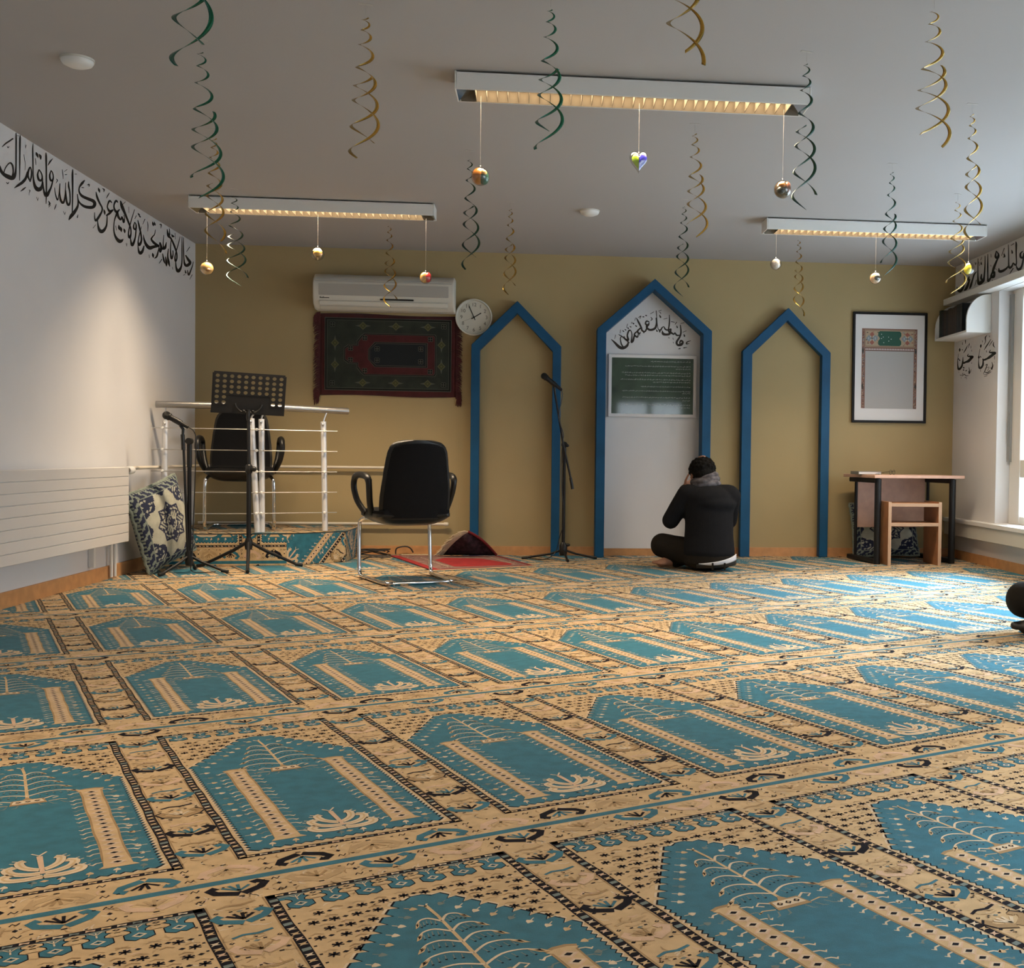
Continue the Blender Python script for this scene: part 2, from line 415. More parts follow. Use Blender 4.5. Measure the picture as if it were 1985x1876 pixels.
        if q:
            x2 = bw+st*q
            pot = lambda e: [(x2-.005-e, 1.060), (x2-.005-e, 1.064), (x2-.015-e, 1.069), (x2-.015-e, 1.076+e), (x2-.004, 1.081+e), (x2+.004, 1.081+e), (x2+.015+e, 1.076+e), (x2+.015+e, 1.069), (x2+.005+e, 1.064), (x2+.005+e, 1.060)]
            A.P(3, KN, pot(.0018)); A.P(4, KB, pot(0)); A.rect(4, KB, x2-.010, 1.048, x2+.010, 1.0635); A.dia(5, KN, x2, 1.073, .007, .005); A.dia(6, KB, x2, 1.073, .003, .002)
    # spandrel birds
    for r in range(9):
        for c in range(11):
            x = .044+c*.0385+(.019 if r % 2 else 0); y = .735+r*.0345
            if x > w-.03 or y > 1.006: continue
            edge = .036+(.214-.036)*(y-.700)/.255
            if y < .975 and (edge-.024 < x < w-edge+.024): continue
            x += rnd.uniform(-.004, .004); y += rnd.uniform(-.003, .003); o_ = rnd.uniform(-.25, .25)
            if rnd.random() < .93:
                for an in (0.3+o_, 1.35+o_, 2.5+o_): A.line(2, KN, [(x-.0105*math.cos(an), y-.0095*math.sin(an), .0026), (x+.0098*math.cos(an), y+.0095*math.sin(an), .0050)], 0)
            if not (y < .96 and (edge-.030 < x+.02 < w-edge+.03)) and x < w-.05: A.dia(2, KN, x+.0195, y+.002, .0058, .0042)
            A.line(2, KG if c % 2 else KP, [(x-.012, y+.016, .003), (x-.002, y+.021, .004), (x+.010, y+.014, .003)], 0)
    for sg, x in ((1, .026), (-1, w-.026)):
        for q in range(9): A.rect(2, KN, x-.0025, .745+q*.034, x+.0025, .749+q*.034)
    # side strip motifs (left of the mat)
    xc = -.0505; seq = ((KT, KN), (KN, KT), (KG, KL), (KT, KN), (KS, KG), (KN, KT), (KS, KG), (KT, KN))
    for q in range(8):
        y = .075+q*.135; k, b = seq[q]
        if k in (KG, KS): bracket(A, xc, y, KN if k == KG else KP, 1.26, 1); bracket(A, xc, y, k, 1.14, 1, b, 3)
        else: bracket(A, xc, y, k, 1.25, 1, b)
        wv = (KG, KS, KN, KT, KP, KG, KT)[q % 7]
        A.line(2, wv, [(xc-.034, y+.058, .006), (xc-.015, y+.066, .007), (xc+.008, y+.062, .008), (xc+.034, y+.070, .006)], 0)
        A.line(2, KP, [(xc-.02, y+.05, .003), (xc-.004, y+.043, .004), (xc+.018, y+.048, .003)], 0)
        for sg in (-1, 1):
            A.dia(2, KN, xc+sg*.040, y-.012, .005, .004); A.dia(2, KN, xc+sg*.038, y+.040, .005, .004); A.dia(3, KB, xc+sg*.038, y+.040, .002, .0016)
            A.rect(2, KN, xc+sg*.026-.004, y-.026, xc+sg*.026+.004, y-.022); A.rect(2, KN, xc+sg*.014-.003, y+.036, xc+sg*.014+.003, y+.040)
        A.dia(2, KD, xc, y+.034, .006, .004)
    # strips on both sides of the seam band
    seq = ((KS, KP), (KN, KT), (KP, KG), (KT, KN))
    for q in range(4):
        x = -.101+.07+q*.14265; k, b = seq[q]
        for y, fy, kk, bb in ((-.047, -1, k, b), (-.160, 1, seq[(q+1) % 4][0], seq[(q+1) % 4][1])):
            bracket(A, x, y, kk, 1.35, fy, bb)
            xs = x+.0713
            for z in (-.028, .0, .028):
                if z: A.line(2, KN, [(xs-.008, y+z-.004, .003), (xs-.003, y+z+.005, .003), (xs+.002, y+z-.005, .003), (xs+.008, y+z+.004, .003)], 0)
                else: A.dia(2, KN, xs, y, .005, .006)
            A.rect(2, KN, x-.006, y-fy*.032, x+.004, y-fy*.028)
            A.rect(2, KN, x+.046, y+.026, x+.052, y+.030); A.rect(2, KN, x-.052, y-.028, x-.046, y-.024)

def clip_poly(pts, a, b, c):
    """keep a*x+b*y<=c"""
    out = []
    n = len(pts)
    for i in range(n):
        p, q = pts[i], pts[(i+1) % n]; dp = a*p[0]+b*p[1]-c; dq = a*q[0]+b*q[1]-c
        if dp <= 0: out.append(p)
        if dp*dq < 0:
            t = dp/(dp-dq); out.append((p[0]+(q[0]-p[0])*t, p[1]+(q[1]-p[1])*t))
    return out
class Rec:
    """records the pattern as (layer, colour, points) in metres of the cell"""
    def __init__(s): s.items = []
    def P(s, L, k, pts): s.items.append((L, k, [(p[0], p[1]) for p in pts]))
    line = Flat.line; rect = Flat.rect; dia = Flat.dia; circ = Flat.circ
REC = Rec(); cell(REC, random.Random(3))
def lay(flat, place, box, cells):
    """pattern cells through place(u,v)->(x,y) clipped to the box (x0,y0,x1,y1) of the flat"""
    x0, y0, x1, y1 = box
    for (i, j) in cells:
        cs = [place(i*CPA+a, j*CPL+b) for a in (-.11, .48) for b in (-.23, 1.11)]
        if max(c[0] for c in cs) < x0 or min(c[0] for c in cs) > x1 or max(c[1] for c in cs) < y0 or min(c[1] for c in cs) > y1: continue
        for L, k, pts in REC.items:
            q = [place(i*CPA+p[0], j*CPL+p[1]) for p in pts]
            xs = [p[0] for p in q]; ys = [p[1] for p in q]
            if min(xs) >= x0 and max(xs) <= x1 and min(ys) >= y0 and max(ys) <= y1: flat.P(L, k, q); continue
            if max(xs) <= x0 or min(xs) >= x1 or max(ys) <= y0 or min(ys) >= y1: continue
            for (a, b, c) in ((-1, 0, -x0), (1, 0, x1), (0, -1, -y0), (0, 1, y1)):
                q = clip_poly(q, a, b, c)
                if len(q) < 3: break
            if len(q) >= 3: flat.P(L, k, q)
def room_place(u, v): p = AX*u+AL*v; return (COX+p.x, COY+p.y)
F = Flat((0, 0, 0), (1, 0, 0), (0, 1, 0), (0, 0, 1))
F.rect(0, KB, XL, YF, XR, D)
lay(F, room_place, (XL, -0.6, XR, D), [(i, j) for i in range(-8, 13) for j in range(-4, 8)])
struct(F.mb.build('floor', CARPET, smooth=0))

# ------------------------------------------------------------------ room shell
def slab(name, a, b, m): return struct(MB().box2(a, b).build(name, m, smooth=0))
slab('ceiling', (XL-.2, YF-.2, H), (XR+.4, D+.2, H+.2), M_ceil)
slab('wall_back', (XL-.2, D, -.1), (XR+.4, D+.2, H), M_tan)
slab('wall_left', (XL-.2, YF, -.1), (XL, D, H), M_white)
FX0, FX1, FZ0, FZ1 = 1.45, 2.75, .85, 1.88
mb = MB(); mb.box2((XL-.2, YF-.2, -.1), (FX0, YF, H)); mb.box2((FX1, YF-.2, -.1), (XR+.4, YF, H)); mb.box2((FX0, YF-.2, -.1), (FX1, YF, FZ0)); mb.box2((FX0, YF-.2, FZ1), (FX1, YF, H))
struct(mb.build('wall_front', M_white, smooth=0))
w = struct(bpy.data.objects.new('window_3', None)); COL.objects.link(w); w.location = ((FX0+FX1)/2, YF-.1, FZ0)
b = MB(True); b.ring_prism([(FX0, YF-.14, FZ0), (FX1, YF-.14, FZ0), (FX1, YF-.14, FZ1), (FX0, YF-.14, FZ1)], [(FX0+.06, YF-.14, FZ0+.06), (FX1-.06, YF-.14, FZ0+.06), (FX1-.06, YF-.14, FZ1-.06), (FX0+.06, YF-.14, FZ1-.06)], (0, .06, 0))
b.box2(((FX0+FX1)/2-.05, YF-.14, FZ0), ((FX0+FX1)/2+.05, YF-.08, FZ1)); b.build('window_frame', M_frame, w)
b = MB(True); b.box2((FX0+.03, YF-.113, FZ0+.03), (FX1-.03, YF-.107, FZ1-.03)); b.build('window_pane', M_glass, w, smooth=0)
ld = bpy.data.lights.new('daylight', 'AREA'); ld.shape = 'RECTANGLE'; ld.size = FX1-FX0; ld.size_y = FZ1-FZ0; ld.energy = 1; ld.cycles.is_portal = True
lo = bpy.data.objects.new('daylight', ld); COL.objects.link(lo); lo.location = ((FX0+FX1)/2, YF-.22, (FZ0+FZ1)/2); lo.rotation_euler = (PI/2, 0, PI)
# right wall: window openings from the far jamb towards the camera
WZ0, WZ1, WD = 0.335, 2.085, 0.32
WINS = [(4.45, 8.12), (0.2, 3.7)]
mb = MB()
mb.box2((XR, YF, -.1), (XR+WD, D, WZ0)); mb.box2((XR, YF, WZ1), (XR+WD, D, H))
ys = [YF]+[q for w in WINS[::-1] for q in w]+[D]
for a, b in zip(ys[::2], ys[1::2]): mb.box2((XR, a, WZ0), (XR+WD, b, WZ1))
struct(mb.build('wall_right', M_white, smooth=0))
# windows: fixed frame, sash bars and panes
GX = XR+.155
for n, (a, b) in enumerate(WINS):
    w = struct(bpy.data.objects.new('window_%d' % (n+1), None)); COL.objects.link(w); w.location = (GX, b, WZ0)
    f = MB(True); t = .055
    f.box2((GX-.05, b-.012, WZ0), (GX+.06, b, WZ1)); f.box2((GX-.05, a, WZ0), (GX+.06, a+.012, WZ1))
    f.box2((GX-.045, a, WZ0), (GX+.06, b, WZ0+.06)); f.box2((GX-.045, a, WZ1-.07), (GX+.06, b, WZ1))
    f.box2((GX-.055, b-.19, WZ0), (GX+.03, b-.012, WZ1)); f.box2((GX-.055, a+.012, WZ0), (GX+.03, a+.16, WZ1))
    nm = 2 if b-a > 3 else 1
    for q in range(1, nm+1):
        y = b-(b-a)*q/(nm+1); f.box2((GX-.045, y-.06, WZ0), (GX+.03, y+.06, WZ1))
    f.box2((GX-.05, a, .685), (GX+.03, b, .815))
    f.build('window_frame', M_frame, w, bevel=.004)
    if n == 0:
        g = MB(True); g.box2((GX-.075, b-.05, .80), (GX-.055, b-.004, WZ1-.03)); g.box2((GX-.082, b-.040, 1.06), (GX-.060, b-.020, 1.16))
        g.box2((GX-.082, b-.034, .93), (GX-.062, b-.026, 1.06)); g.build('window_rod', M_grey, w)
    p = MB(True); p.box2((GX-.003, a+.02, WZ0+.02), (GX+.003, b-.02, WZ1-.02)); p.build('window_pane', M_glass, w, smooth=0)
    ld = bpy.data.lights.new('daylight', 'AREA'); ld.shape = 'RECTANGLE'; ld.size = WZ1-WZ0; ld.size_y = b-a; ld.energy = 1
    ld.cycles.is_portal = True
    lo = bpy.data.objects.new('daylight', ld); COL.objects.link(lo); lo.location = (XR+WD+.02, (a+b)/2, (WZ0+WZ1)/2); lo.rotation_euler = (0, PI/2, 0)
struct(MB().box2((XR+WD, YF, -1.0), (XR+8, D+4, -.9)).build('ground', mat('pale_paving', (.55, .55, .55), .9), smooth=0))
# sill board, cable duct below it, trim under the lettering
DX = 3.384
struct(MB().box2((DX-.012, YF, .300), (XR+.155, D, .333)).build('trim_1', M_lwhite, bevel=.004))
struct(MB().box2((DX, YF, .194), (XR, D, .300)).build('trim_2', M_ivory, bevel=.003))
struct(MB().box2((3.342, YF, 2.088), (XR+.10, D, 2.140)).build('trim_3', M_lwhite, bevel=.003))
# baseboards
BH = .072
slab('baseboard_back', (XL, D-.014, 0), (XR, D, BH), M_wood)
slab('baseboard_left', (XL, YF, 0), (XL+.014, D, BH+.01), M_wood)
slab('baseboard_right', (XR-.014, YF, 0), (XR, D, BH), M_wood)

# ------------------------------------------------------------------ ceiling lamps
M_tubel = mat('fluorescent_tube', (1, .9, .7), emit=((1.0, .80, .52), 2.2))
M_louv = mat('satin_louvre', (.12, .10, .07), 0.4)
M_lglow = mat('warm_reflector', (.115, .094, .064), 0.5)
def ceiling_lamp(xc, yc, label, pw=1.0):
    t = thing('ceiling_lamp', label, 'lamp', (xc, yc, 2.334), 0, 'fluorescent ceiling lamps')
    L = 1.51; z1 = H-2.334-.003; h = L/2
    b = MB(); b.box2((-h, -.088, 0), (h, -.080, z1)); b.box2((-h, .080, 0), (h, .088, z1)); b.box2((-h, -.088, z1-.008), (h, .088, z1))
    b.build('housing', M_lwhite, t, bevel=.002)
    for sg in (-1, 1):
        e = MB(); e.box2((sg*h, -.088, 0), (sg*(h+.008), .088, z1)); e.build('end_cap', M_lwhite, t, bevel=.003)
        e = MB(); e.prism([(sg*h, -.079, .001), (sg*h, .079, .001), (sg*(h-.075), .079, .040), (sg*(h-.075), -.079, .040)], (0, 0, .002)); e.build('end_reflector', M_chrome, t, smooth=0)
        r = MB(); r.prism([(-h+.01, sg*.0795, .001), (h-.01, sg*.0795, .001), (h-.01, sg*.062, .052), (-h+.01, sg*.062, .052)], (0, -sg*.002, 0)); r.build('side_louvre', M_lglow, t, smooth=0)
    g = MB(); n = 30
    for q in range(n+1):
        x = -h+.075+(L-.15)*q/n; g.prism([(x, -.074, .004), (x, .074, .004), (x, .062, .042), (x, -.062, .042)], (.002, 0, 0))
    g.build('louvre_blades', M_louv, t, smooth=0)
    u = MB(); u.tube([(-h+.05, 0, .066), (h-.05, 0, .066)], .007, 12); u.build('tube', M_tubel, t)
    ld = bpy.data.lights.new('lamp_light', 'AREA'); ld.shape = 'RECTANGLE'; ld.size = L-.14; ld.size_y = .10
    ld.energy = 15.0; ld.color = LAMP_COL; ld.spread = math.radians(130)
    lo = bpy.data.objects.new('lamp_light', ld); COL.objects.link(lo); lo.parent = t; lo.location = (0, 0, .056)
    ld = bpy.data.lights.new('lamp_light', 'AREA'); ld.shape = 'RECTANGLE'; ld.size = L-.04; ld.size_y = .14
    ld.energy = LAMP_W*pw; ld.color = LAMP_COL; ld.spread = math.radians(118)
    lo = bpy.data.objects.new('lamp_light', ld); COL.objects.link(lo); lo.parent = t; lo.location = (0, 0, -.002)
    return t
ceiling_lamp(.40, 4.86, 'white fluorescent ceiling lamp nearest the viewer, with a glass heart and two balls below')
ceiling_lamp(-1.44, 7.39, 'white fluorescent ceiling lamp on the left, above the railing and music stand', 1.25)
ceiling_lamp(2.27, 7.46, 'white fluorescent ceiling lamp on the right, in front of the framed poster', .5)
for x, y in ((-1.9, 2.3), (2.5, 2.3), (.4, -.2)):
    ld = bpy.data.lights.new('lamp_light', 'AREA'); ld.shape = 'RECTANGLE'; ld.size = 1.4; ld.size_y = .1; ld.energy = LAMP_W*.8; ld.color = LAMP_COL; ld.spread = math.radians(108)
    lo = bpy.data.objects.new('lamp_light', ld); COL.objects.link(lo); lo.location = (x, y, 2.29)
for px, py, lab in ((150, 114, 'white round smoke detector on the ceiling above the left wall lettering'), (1143, 408, 'small white round smoke detector on the ceiling before the middle arch')):
    p = fl(px, py, H); r = .062
    t = thing('smoke_detector', lab, 'smoke detector', (p.x, p.y, H-.03), 0, 'ceiling smoke detectors')
    MB().lathe((0, 0, 0), [(.0, -.006), (r*.55, -.004), (r*.9, .006), (r, .016), (r, .029)], 28).build('cover', M_lwhite, t)
    MB().lathe((0, 0, 0), [(r*1.06, .022), (r*1.06, .030)], 28).build('base_ring', M_ivory, t)

# ------------------------------------------------------------------ arches
def arch(label, ol, orr, sh, ax, az, il, ir, ish, iax, iaz, dep, panel=None, name='arch_frame'):
    y0 = D-dep; xc = (ol+orr)/2
    t = thing(name, label, 'arch', (xc, D-dep/2, 0))
    outer = [(ol, y0, .001), (ol, y0, sh), (ax, y0, az), (orr, y0, sh), (orr, y0, .001)]
    inner = [(il, y0, .001), (il, y0, ish), (iax, y0, iaz), (ir, y0, ish), (ir, y0, .001)]
    b = MB(True); b.ring_prism(outer, inner, (0, dep-.0155, 0), closed=False); b.build('frame', M_blue, t, smooth=20, bevel=.003)
    if panel:
        q = MB(True); q.prism([(il-.01, D-.0155, .06), (ir+.01, D-.0155, .06), (ir+.01, D-.0155, ish), (iax, D-.0155, iaz+.01), (il-.01, D-.0155, ish)], (0, .012, 0)); q.build('back_panel', panel, t, smooth=0)
    return t
def Z(x, y, Y): return bk(x, y, Y)
def arch_px(label, Y, pts, dep, panel=None):
    (olx, sy), (apx, apy), (orx, sy2), (ilx, isy), (iax, iay), (irx, isy2) = pts
    a, b, c, d, e, f = [bk(x, y, Y) for x, y in pts]
    arch(label, a.x, c.x, (a.z+c.z)/2, b.x, b.z, d.x, f.x, (d.z+f.z)/2, e.x, e.z, dep, panel)
arch_px('tall blue pointed arch in the middle with white back panel and lettering', D-.19, [(1158, 638), (1270, 540), (1380.5, 640), (1175.5, 643), (1269.5, 561), (1363.5, 647)], .19, M_white)
arch_px('blue pointed arch frame between the wall clock and the tall arch', D-.095, [(913.5, 668), (1003, 583), (1088, 671.5), (930, 679), (1003, 607), (1071.5, 680)], .095)
arch_px('blue pointed arch frame right of the seated man, beside the framed poster', D-.095, [(1440, 682), (1529, 596.5), (1610.5, 681.7), (1458.5, 687), (1527.5, 621), (1594, 689)], .095)

# ------------------------------------------------------------------ painted lettering traced on the walls
def lettering(name, label, strokes, conv, nrm, group=None, thick=.0012, mt=None, sm=5, wsc=1.0):
    mb = MB(True); n = Vector(nrm)
    for st in strokes:
        st = [(p[0], p[1], p[2]*wsc) for p in st]
        c = catmull(st, sm) if len(st) > 2 else st
        for q in strip2(c):
            vs = [conv(*p) for p in q]; vs = [p+n*thick for p in vs]
            mb.add(vs, [(0, 1, 2, 3)])
        for (x, y, w) in (c[0], c[-1]):
            if w > 5: mb.add([conv(x+w*.48*math.cos(2*PI*i/8), y+w*.48*math.sin(2*PI*i/8))+n*thick for i in range(8)], [list(range(8))])
    c0 = sum((Vector(p) for p in mb.v), Vector())/len(mb.v)
    o = mb.build(name, mt or M_black, None, loc=c0, smooth=0)
    return tag(o, label, 'wall lettering', group)
def cv(ox, oy, sc, f): return lambda x, y: f(ox+x/sc, oy+y/sc)
def parse(txt):
    out = []
    for ln in txt.strip().split(';'):
        t = [float(z) for z in ln.replace(',', ' ').split()]
        if len(t) >= 6: out.append([tuple(t[i:i+3]) for i in range(0, len(t), 3)])
    return out
LA = parse('''288 360 18,290 480 30,289 700 27,285 1000 30,265 1120 55,225 1172 74,150 1152 80,70 1108 62,20 1050 50,-12 960 40;
65 1075 20,95 990 20,150 915 22,190 900 30,225 950 34,238 1050 26,225 1130 34;365 400 16,360 480 34,357 700 28,355 900 26,352 1215 12;300 402 8,342 405 10;
35 605 14,100 545 26,160 505 28,228 458 26;125 595 8,142 622 16,160 598 10;112 1250 10,138 1275 18,156 1246 10;455 568 7,463 630 8;476 572 7,463 615 8;430 745 8,445 850 9,456 930 6,448 1030 6;
545 1235 22,505 1140 36,515 1040 34,545 975 22,568 1050 24,565 1150 30,542 1235 24;490 1060 18,468 1170 44,405 1250 52,320 1310 40,255 1356 8;370 1415 8,415 1380 30,462 1342 14;
597 550 8,592 650 24,596 900 24,600 1150 26,628 1310 52,680 1378 78,735 1365 66,764 1290 30,768 1180 24;705 1022 20,680 1110 32,700 1200 42,745 1215 40,765 1160 26,748 1085 24,708 1022 20;
652 705 12,668 745 46,690 800 14;708 738 12,730 780 46,738 835 14;638 815 10,645 870 12,650 935 7;833 715 16,835 790 36,838 1000 28,840 1430 26,834 1640 10;868 942 10,905 880 26,955 820 8;
925 1038 18,900 1120 30,915 1208 38,950 1212 36,966 1150 22,950 1075 22,925 1038 18;964 1170 26,932 1320 28,885 1425 46,840 1485 74,800 1430 40,783 1330 24,775 1250 22;
880 1590 10,902 1640 28,878 1668 10;882 1700 8,912 1668 12;660 1520 8,683 1585 9;697 1532 7,684 1570 8;525 1390 10,542 1402 14,528 1440 8,524 1490 5;
990 1350 10,1002 1450 16,1040 1570 26,1062 1490 12,1085 1275 12;1085 1275 16,1080 1450 26,1105 1585 40,1145 1622 42,1172 1550 26,1186 1400 16,1192 1260 12;1190 1400 20,1208 1600 36,1245 1662 42,1272 1590 22,1266 1430 26,1245 1320 32,1245 1240 16;
1128 1020 10,1140 1110 14,1145 1192 6;1165 1055 8,1215 1018 10;1180 1112 14,1212 1108 12;1022 1190 10,1040 1216 16,1015 1266 7;1320 1018 14,1316 1120 34,1318 1400 26,1312 1790 18;1355 1100 9,1385 1102 15;
1405 1470 18,1416 1600 22,1408 1690 40,1350 1790 60,1290 1865 60,1250 1930 20;1535 1215 18,1490 1268 46,1440 1345 24,1440 1430 30,1490 1500 48,1600 1552 56,1690 1590 60,1720 1645 60,1680 1703 58,1560 1698 52,1470 1648 36,1422 1580 24,1405 1480 16;
1485 1345 18,1520 1348 14;1588 1298 12,1615 1290 24,1616 1328 9;1150 1780 8,1175 1840 8;1190 1790 7,1175 1830 8;985 1745 7,1003 1700 15,1020 1650 9;1404 1890 20,1414 1840 10''')
LB = parse('''50 360 12,70 450 34,108 540 30,150 620 26,145 680 28,100 765 38,50 830 40,30 800 20,25 700 12;88 292 10,100 330 36,110 368 10;158 302 12,185 320 22,176 358 7;0 955 10,45 900 8;
75 830 14,85 920 26,110 992 52,145 1012 60,190 978 44,225 900 26,235 760 16;178 648 10,190 690 34,196 735 10;308 535 16,275 505 34,245 560 22,240 620 22,278 678 42,328 655 26;325 660 26,272 712 38,225 746 26;222 460 7,245 418 15,270 375 10;
408 530 16,380 505 36,350 560 26,350 630 28,390 690 42,436 650 20;402 700 40,365 790 20,345 900 18,350 1030 24,385 1120 42,438 1173 62,480 1158 40,498 1135 8;402 705 36,420 772 38,458 815 32,475 765 14,490 800 28,508 862 30,520 800 16,510 742 12;
425 905 10,432 950 42,436 988 10;455 935 10,463 975 42,468 1018 10;508 965 10,521 1000 36,526 1037 10;373 918 9,380 950 8,390 990 8;455 510 22,480 600 52,530 720 38,590 870 30,622 960 24,626 1050 24,605 1112 42,585 1060 24,600 950 20,640 800 16,687 650 10;
490 566 9,535 520 10;588 605 7,594 705 7;690 858 12,670 920 22,680 968 30,708 968 30,712 900 20,690 858 12;712 960 20,700 1100 24,665 1215 40,640 1232 40,620 1140 18,612 1090 10;690 802 7,715 750 11;
740 825 10,762 920 28,790 1050 26,800 1160 30,765 1232 46,745 1180 20,770 1050 14,800 930 8;742 708 8,758 732 28,775 742 10;762 752 10,775 765 24,788 778 8;822 892 7,858 808 11;742 1235 10,755 1330 30,783 1370 52,820 1330 40,842 1250 18;
830 1065 8,846 1150 30,880 1230 48,935 1282 62,1000 1265 50,1078 1250 38;1078 1250 38,1010 1200 42,965 1142 30,982 1100 22,1016 1060 16,1030 985 10;898 848 7,908 920 12,903 1012 5;983 853 9,994 893 34,1000 922 8;1012 853 8,1022 892 28,1026 915 8;1104 896 14,1128 900 20,1120 958 7;
1018 1452 14,1055 1420 30,1085 1300 16,1105 1190 14,1126 1278 40,1110 1350 30,1090 1280 18;1120 1292 30,1165 1292 46,1192 1275 44,1212 1190 10;1170 1072 8,1160 1200 16,1163 1290 28;1150 1380 14,1172 1490 28,1190 1542 8;1200 1430 14,1212 1530 36,1214 1585 12;1245 1300 12,1235 1420 24,1250 1520 38,1268 1590 10;
983 1368 9,991 1405 36,998 1445 8;1094 1540 7,1136 1472 13;1225 978 12,1245 1080 42,1290 1130 28,1340 1240 30,1380 1360 24,1386 1450 22,1365 1502 30,1354 1440 20,1375 1340 16,1410 1220 14,1440 1095 8;1262 963 9,1266 1070 24;
1292 1150 12,1280 1300 18,1290 1430 30,1303 1458 30,1321 1400 20,1320 1328 14;1298 1058 9,1312 1086 30,1316 1108 8;1322 1074 9,1334 1095 26;1354 1038 7,1362 1140 7;1470 1098 10,1470 1300 18,1470 1500 20,1455 1600 30,1410 1665 58,1376 1612 30,1365 1500 14;
1495 1112 10,1497 1300 18,1504 1480 20,1522 1560 40,1560 1572 50,1604 1528 48,1570 1470 40,1532 1408 20;1545 1345 7,1597 1270 13;1660 1512 10,1640 1590 16,1602 1690 24,1580 1728 28,1560 1650 10;1522 1650 9,1533 1692 28;1598 1802 7,1638 1728 12;
545 1205 7,558 1255 7;565 1210 6,556 1235 6;925 1395 6,932 1445 6;1310 1600 6,1320 1640 6;1495 1735 8,1520 1720 9''')
cA = cv(0, 220, 9.38, lambda x, y: sx(x, y, XL)); cB = cv(180, 330, 8.527, lambda x, y: sx(x, y, XL))
nA = len(LA)
def convL(x, y): return cA(x, y) if x < 50000 else cB(x-100000, y)
LBs = [[(p[0]+100000, p[1], p[2]*1.0) for p in st] for st in LB]
lettering('wall_calligraphy', 'long band of black script along the top of the left wall', LA+LBs, convL, (1, 0, 0))
LR = parse('''1582 212 14,1550 250 26,1556 302 32,1592 300 30,1602 240 18;1597 300 22,1572 430 28,1530 488 42,1496 458 24,1480 395 8;1482 65 10,1487 110 28,1486 250 20,1490 392 20,1468 415 28,1440 388 16,1425 430 28,1392 462 34,1374 430 24,1372 300 18,1368 112 10;
1440 468 14,1408 520 14,1386 556 6;1300 250 12,1312 288 22,1288 302 7;1262 278 7,1306 165 12;1418 192 10,1426 232 26,1418 246 8;1408 122 8,1452 95 12;1374 430 20,1330 478 30,1270 512 40,1230 512 40,1224 468 10;
1185 208 12,1172 290 34,1205 306 44,1218 258 26,1186 208 12;1216 300 22,1180 380 30,1145 470 38,1128 540 24,1156 522 26,1146 592 42,1108 592 38,1122 530 18;1108 600 26,1062 664 32,1056 600 20,1054 450 22,1056 255 10;1013 283 10,1012 450 20,1000 600 26,985 655 44,940 692 52,914 690 40,905 560 20,908 322 10;
962 560 16,955 622 32,985 640 24,1002 580 12;954 372 10,957 405 24;920 372 7,930 430 7;965 300 7,948 345 8;886 518 9,850 562 24,830 625 20,800 725 32,782 776 16;772 598 18,760 645 32,782 640 22;778 645 24,746 740 38,715 792 32,688 802 6;
700 588 12,706 660 20,680 760 32,640 812 46,606 800 36,588 755 12;636 515 10,640 545 20;862 378 8,868 412 12;880 380 7,884 405 8;858 732 7,882 648 11;1104 255 7,1106 300 8;1098 420 7,1104 440 8;1170 470 7,1186 490 8;1120 640 7,1126 655 8''')
lettering('wall_calligraphy', 'black script above the trim on the right wall, over the bookshelf', LR, cv(1780, 460, 7.815, lambda x, y: sx(x, y, XR)), (-1, 0, 0))
LN1 = parse('''1205 708 18,1180 755 22,1230 762 42,1312 770 58;1315 772 58,1260 812 62,1180 872 62,1130 902 42,1040 935 38,1030 900 12;1036 915 10,1036 960 32,1030 1050 42,990 1112 48,952 1118 50,934 1060 30,930 960 16,940 800 10,960 680 8;1120 900 10,1125 945 8;1085 905 10,1090 955 8;
985 572 12,982 608 40,978 650 10;932 835 12,936 872 42,930 905 10;968 845 16,980 872 20;1058 702 7,1110 615 24,1160 540 20,1216 448 9;1054 582 7,1090 500 15,1086 412 26,1128 354 7;1174 610 7,1215 545 14,1258 484 11;1284 518 12,1274 592 26,1312 648 7;
1240 988 12,1252 1060 18,1236 1152 28,1218 1098 10;1276 1038 7,1262 1100 12,1240 1150 18;1040 1262 8,1078 1180 17,1130 1038 18,1080 1062 9;1068 1208 12,1130 1232 22,1200 1178 14;1094 1130 8,1172 1100 10,1138 1192 9;1048 1282 7,1108 1272 13,1170 1242 15,1218 1208 13;1062 1322 9,1132 1300 10;1300 850 14,1300 922 6;1294 975 7,1296 988 7;985 340 22,1055 338 10;1180 372 14,1190 400 10;1015 480 8,1020 520 8;1110 715 12,1118 755 10;970 1160 8,980 1210 8''')
LN2 = parse('''692 798 16,668 838 20,720 852 42,788 860 56;788 862 56,740 912 62,690 962 62,630 982 42,568 1002 36,565 868 8;562 955 28,545 1060 38,510 1122 46,466 1148 52,446 1090 28,440 980 16,450 868 8,460 790 6;610 985 8,612 1020 8;650 965 8,652 1000 8;
490 662 12,490 700 36,488 740 10;452 905 16,466 914 28;482 925 12,490 945 28;545 692 16,560 706 12;578 772 7,622 700 22,672 598 9;688 652 7,714 562 16;704 590 14,718 545 8;750 608 9,750 662 8;768 700 9,772 740 7;622 478 22,626 552 9;620 440 10,700 432 8;552 520 8,556 576 13;
704 1108 9,716 1180 18,710 1252 26,698 1190 10;756 1150 6,740 1205 13,718 1245 16;578 1108 30,586 1122 28;576 1165 32,584 1175 24;634 1188 26,662 1168 8;498 1280 13,530 1302 8,562 1238 13;548 1312 9,592 1268 17,640 1302 15,692 1298 9;606 1352 11,640 1335 9,648 1385 7;520 1340 8,524 1365 6;465 1205 7,470 1235 6;768 990 8,770 1025 8''')
cN = cv(1820, 620, 12.03, lambda x, y: sx(x, y, XR))
lettering('wall_calligraphy', 'oval black name lettering under the bookshelf, next to the window reveal', LN1, cN, (-1, 0, 0))
lettering('wall_calligraphy', 'oval black name lettering under the bookshelf, next to the room corner', LN2, cN, (-1, 0, 0))
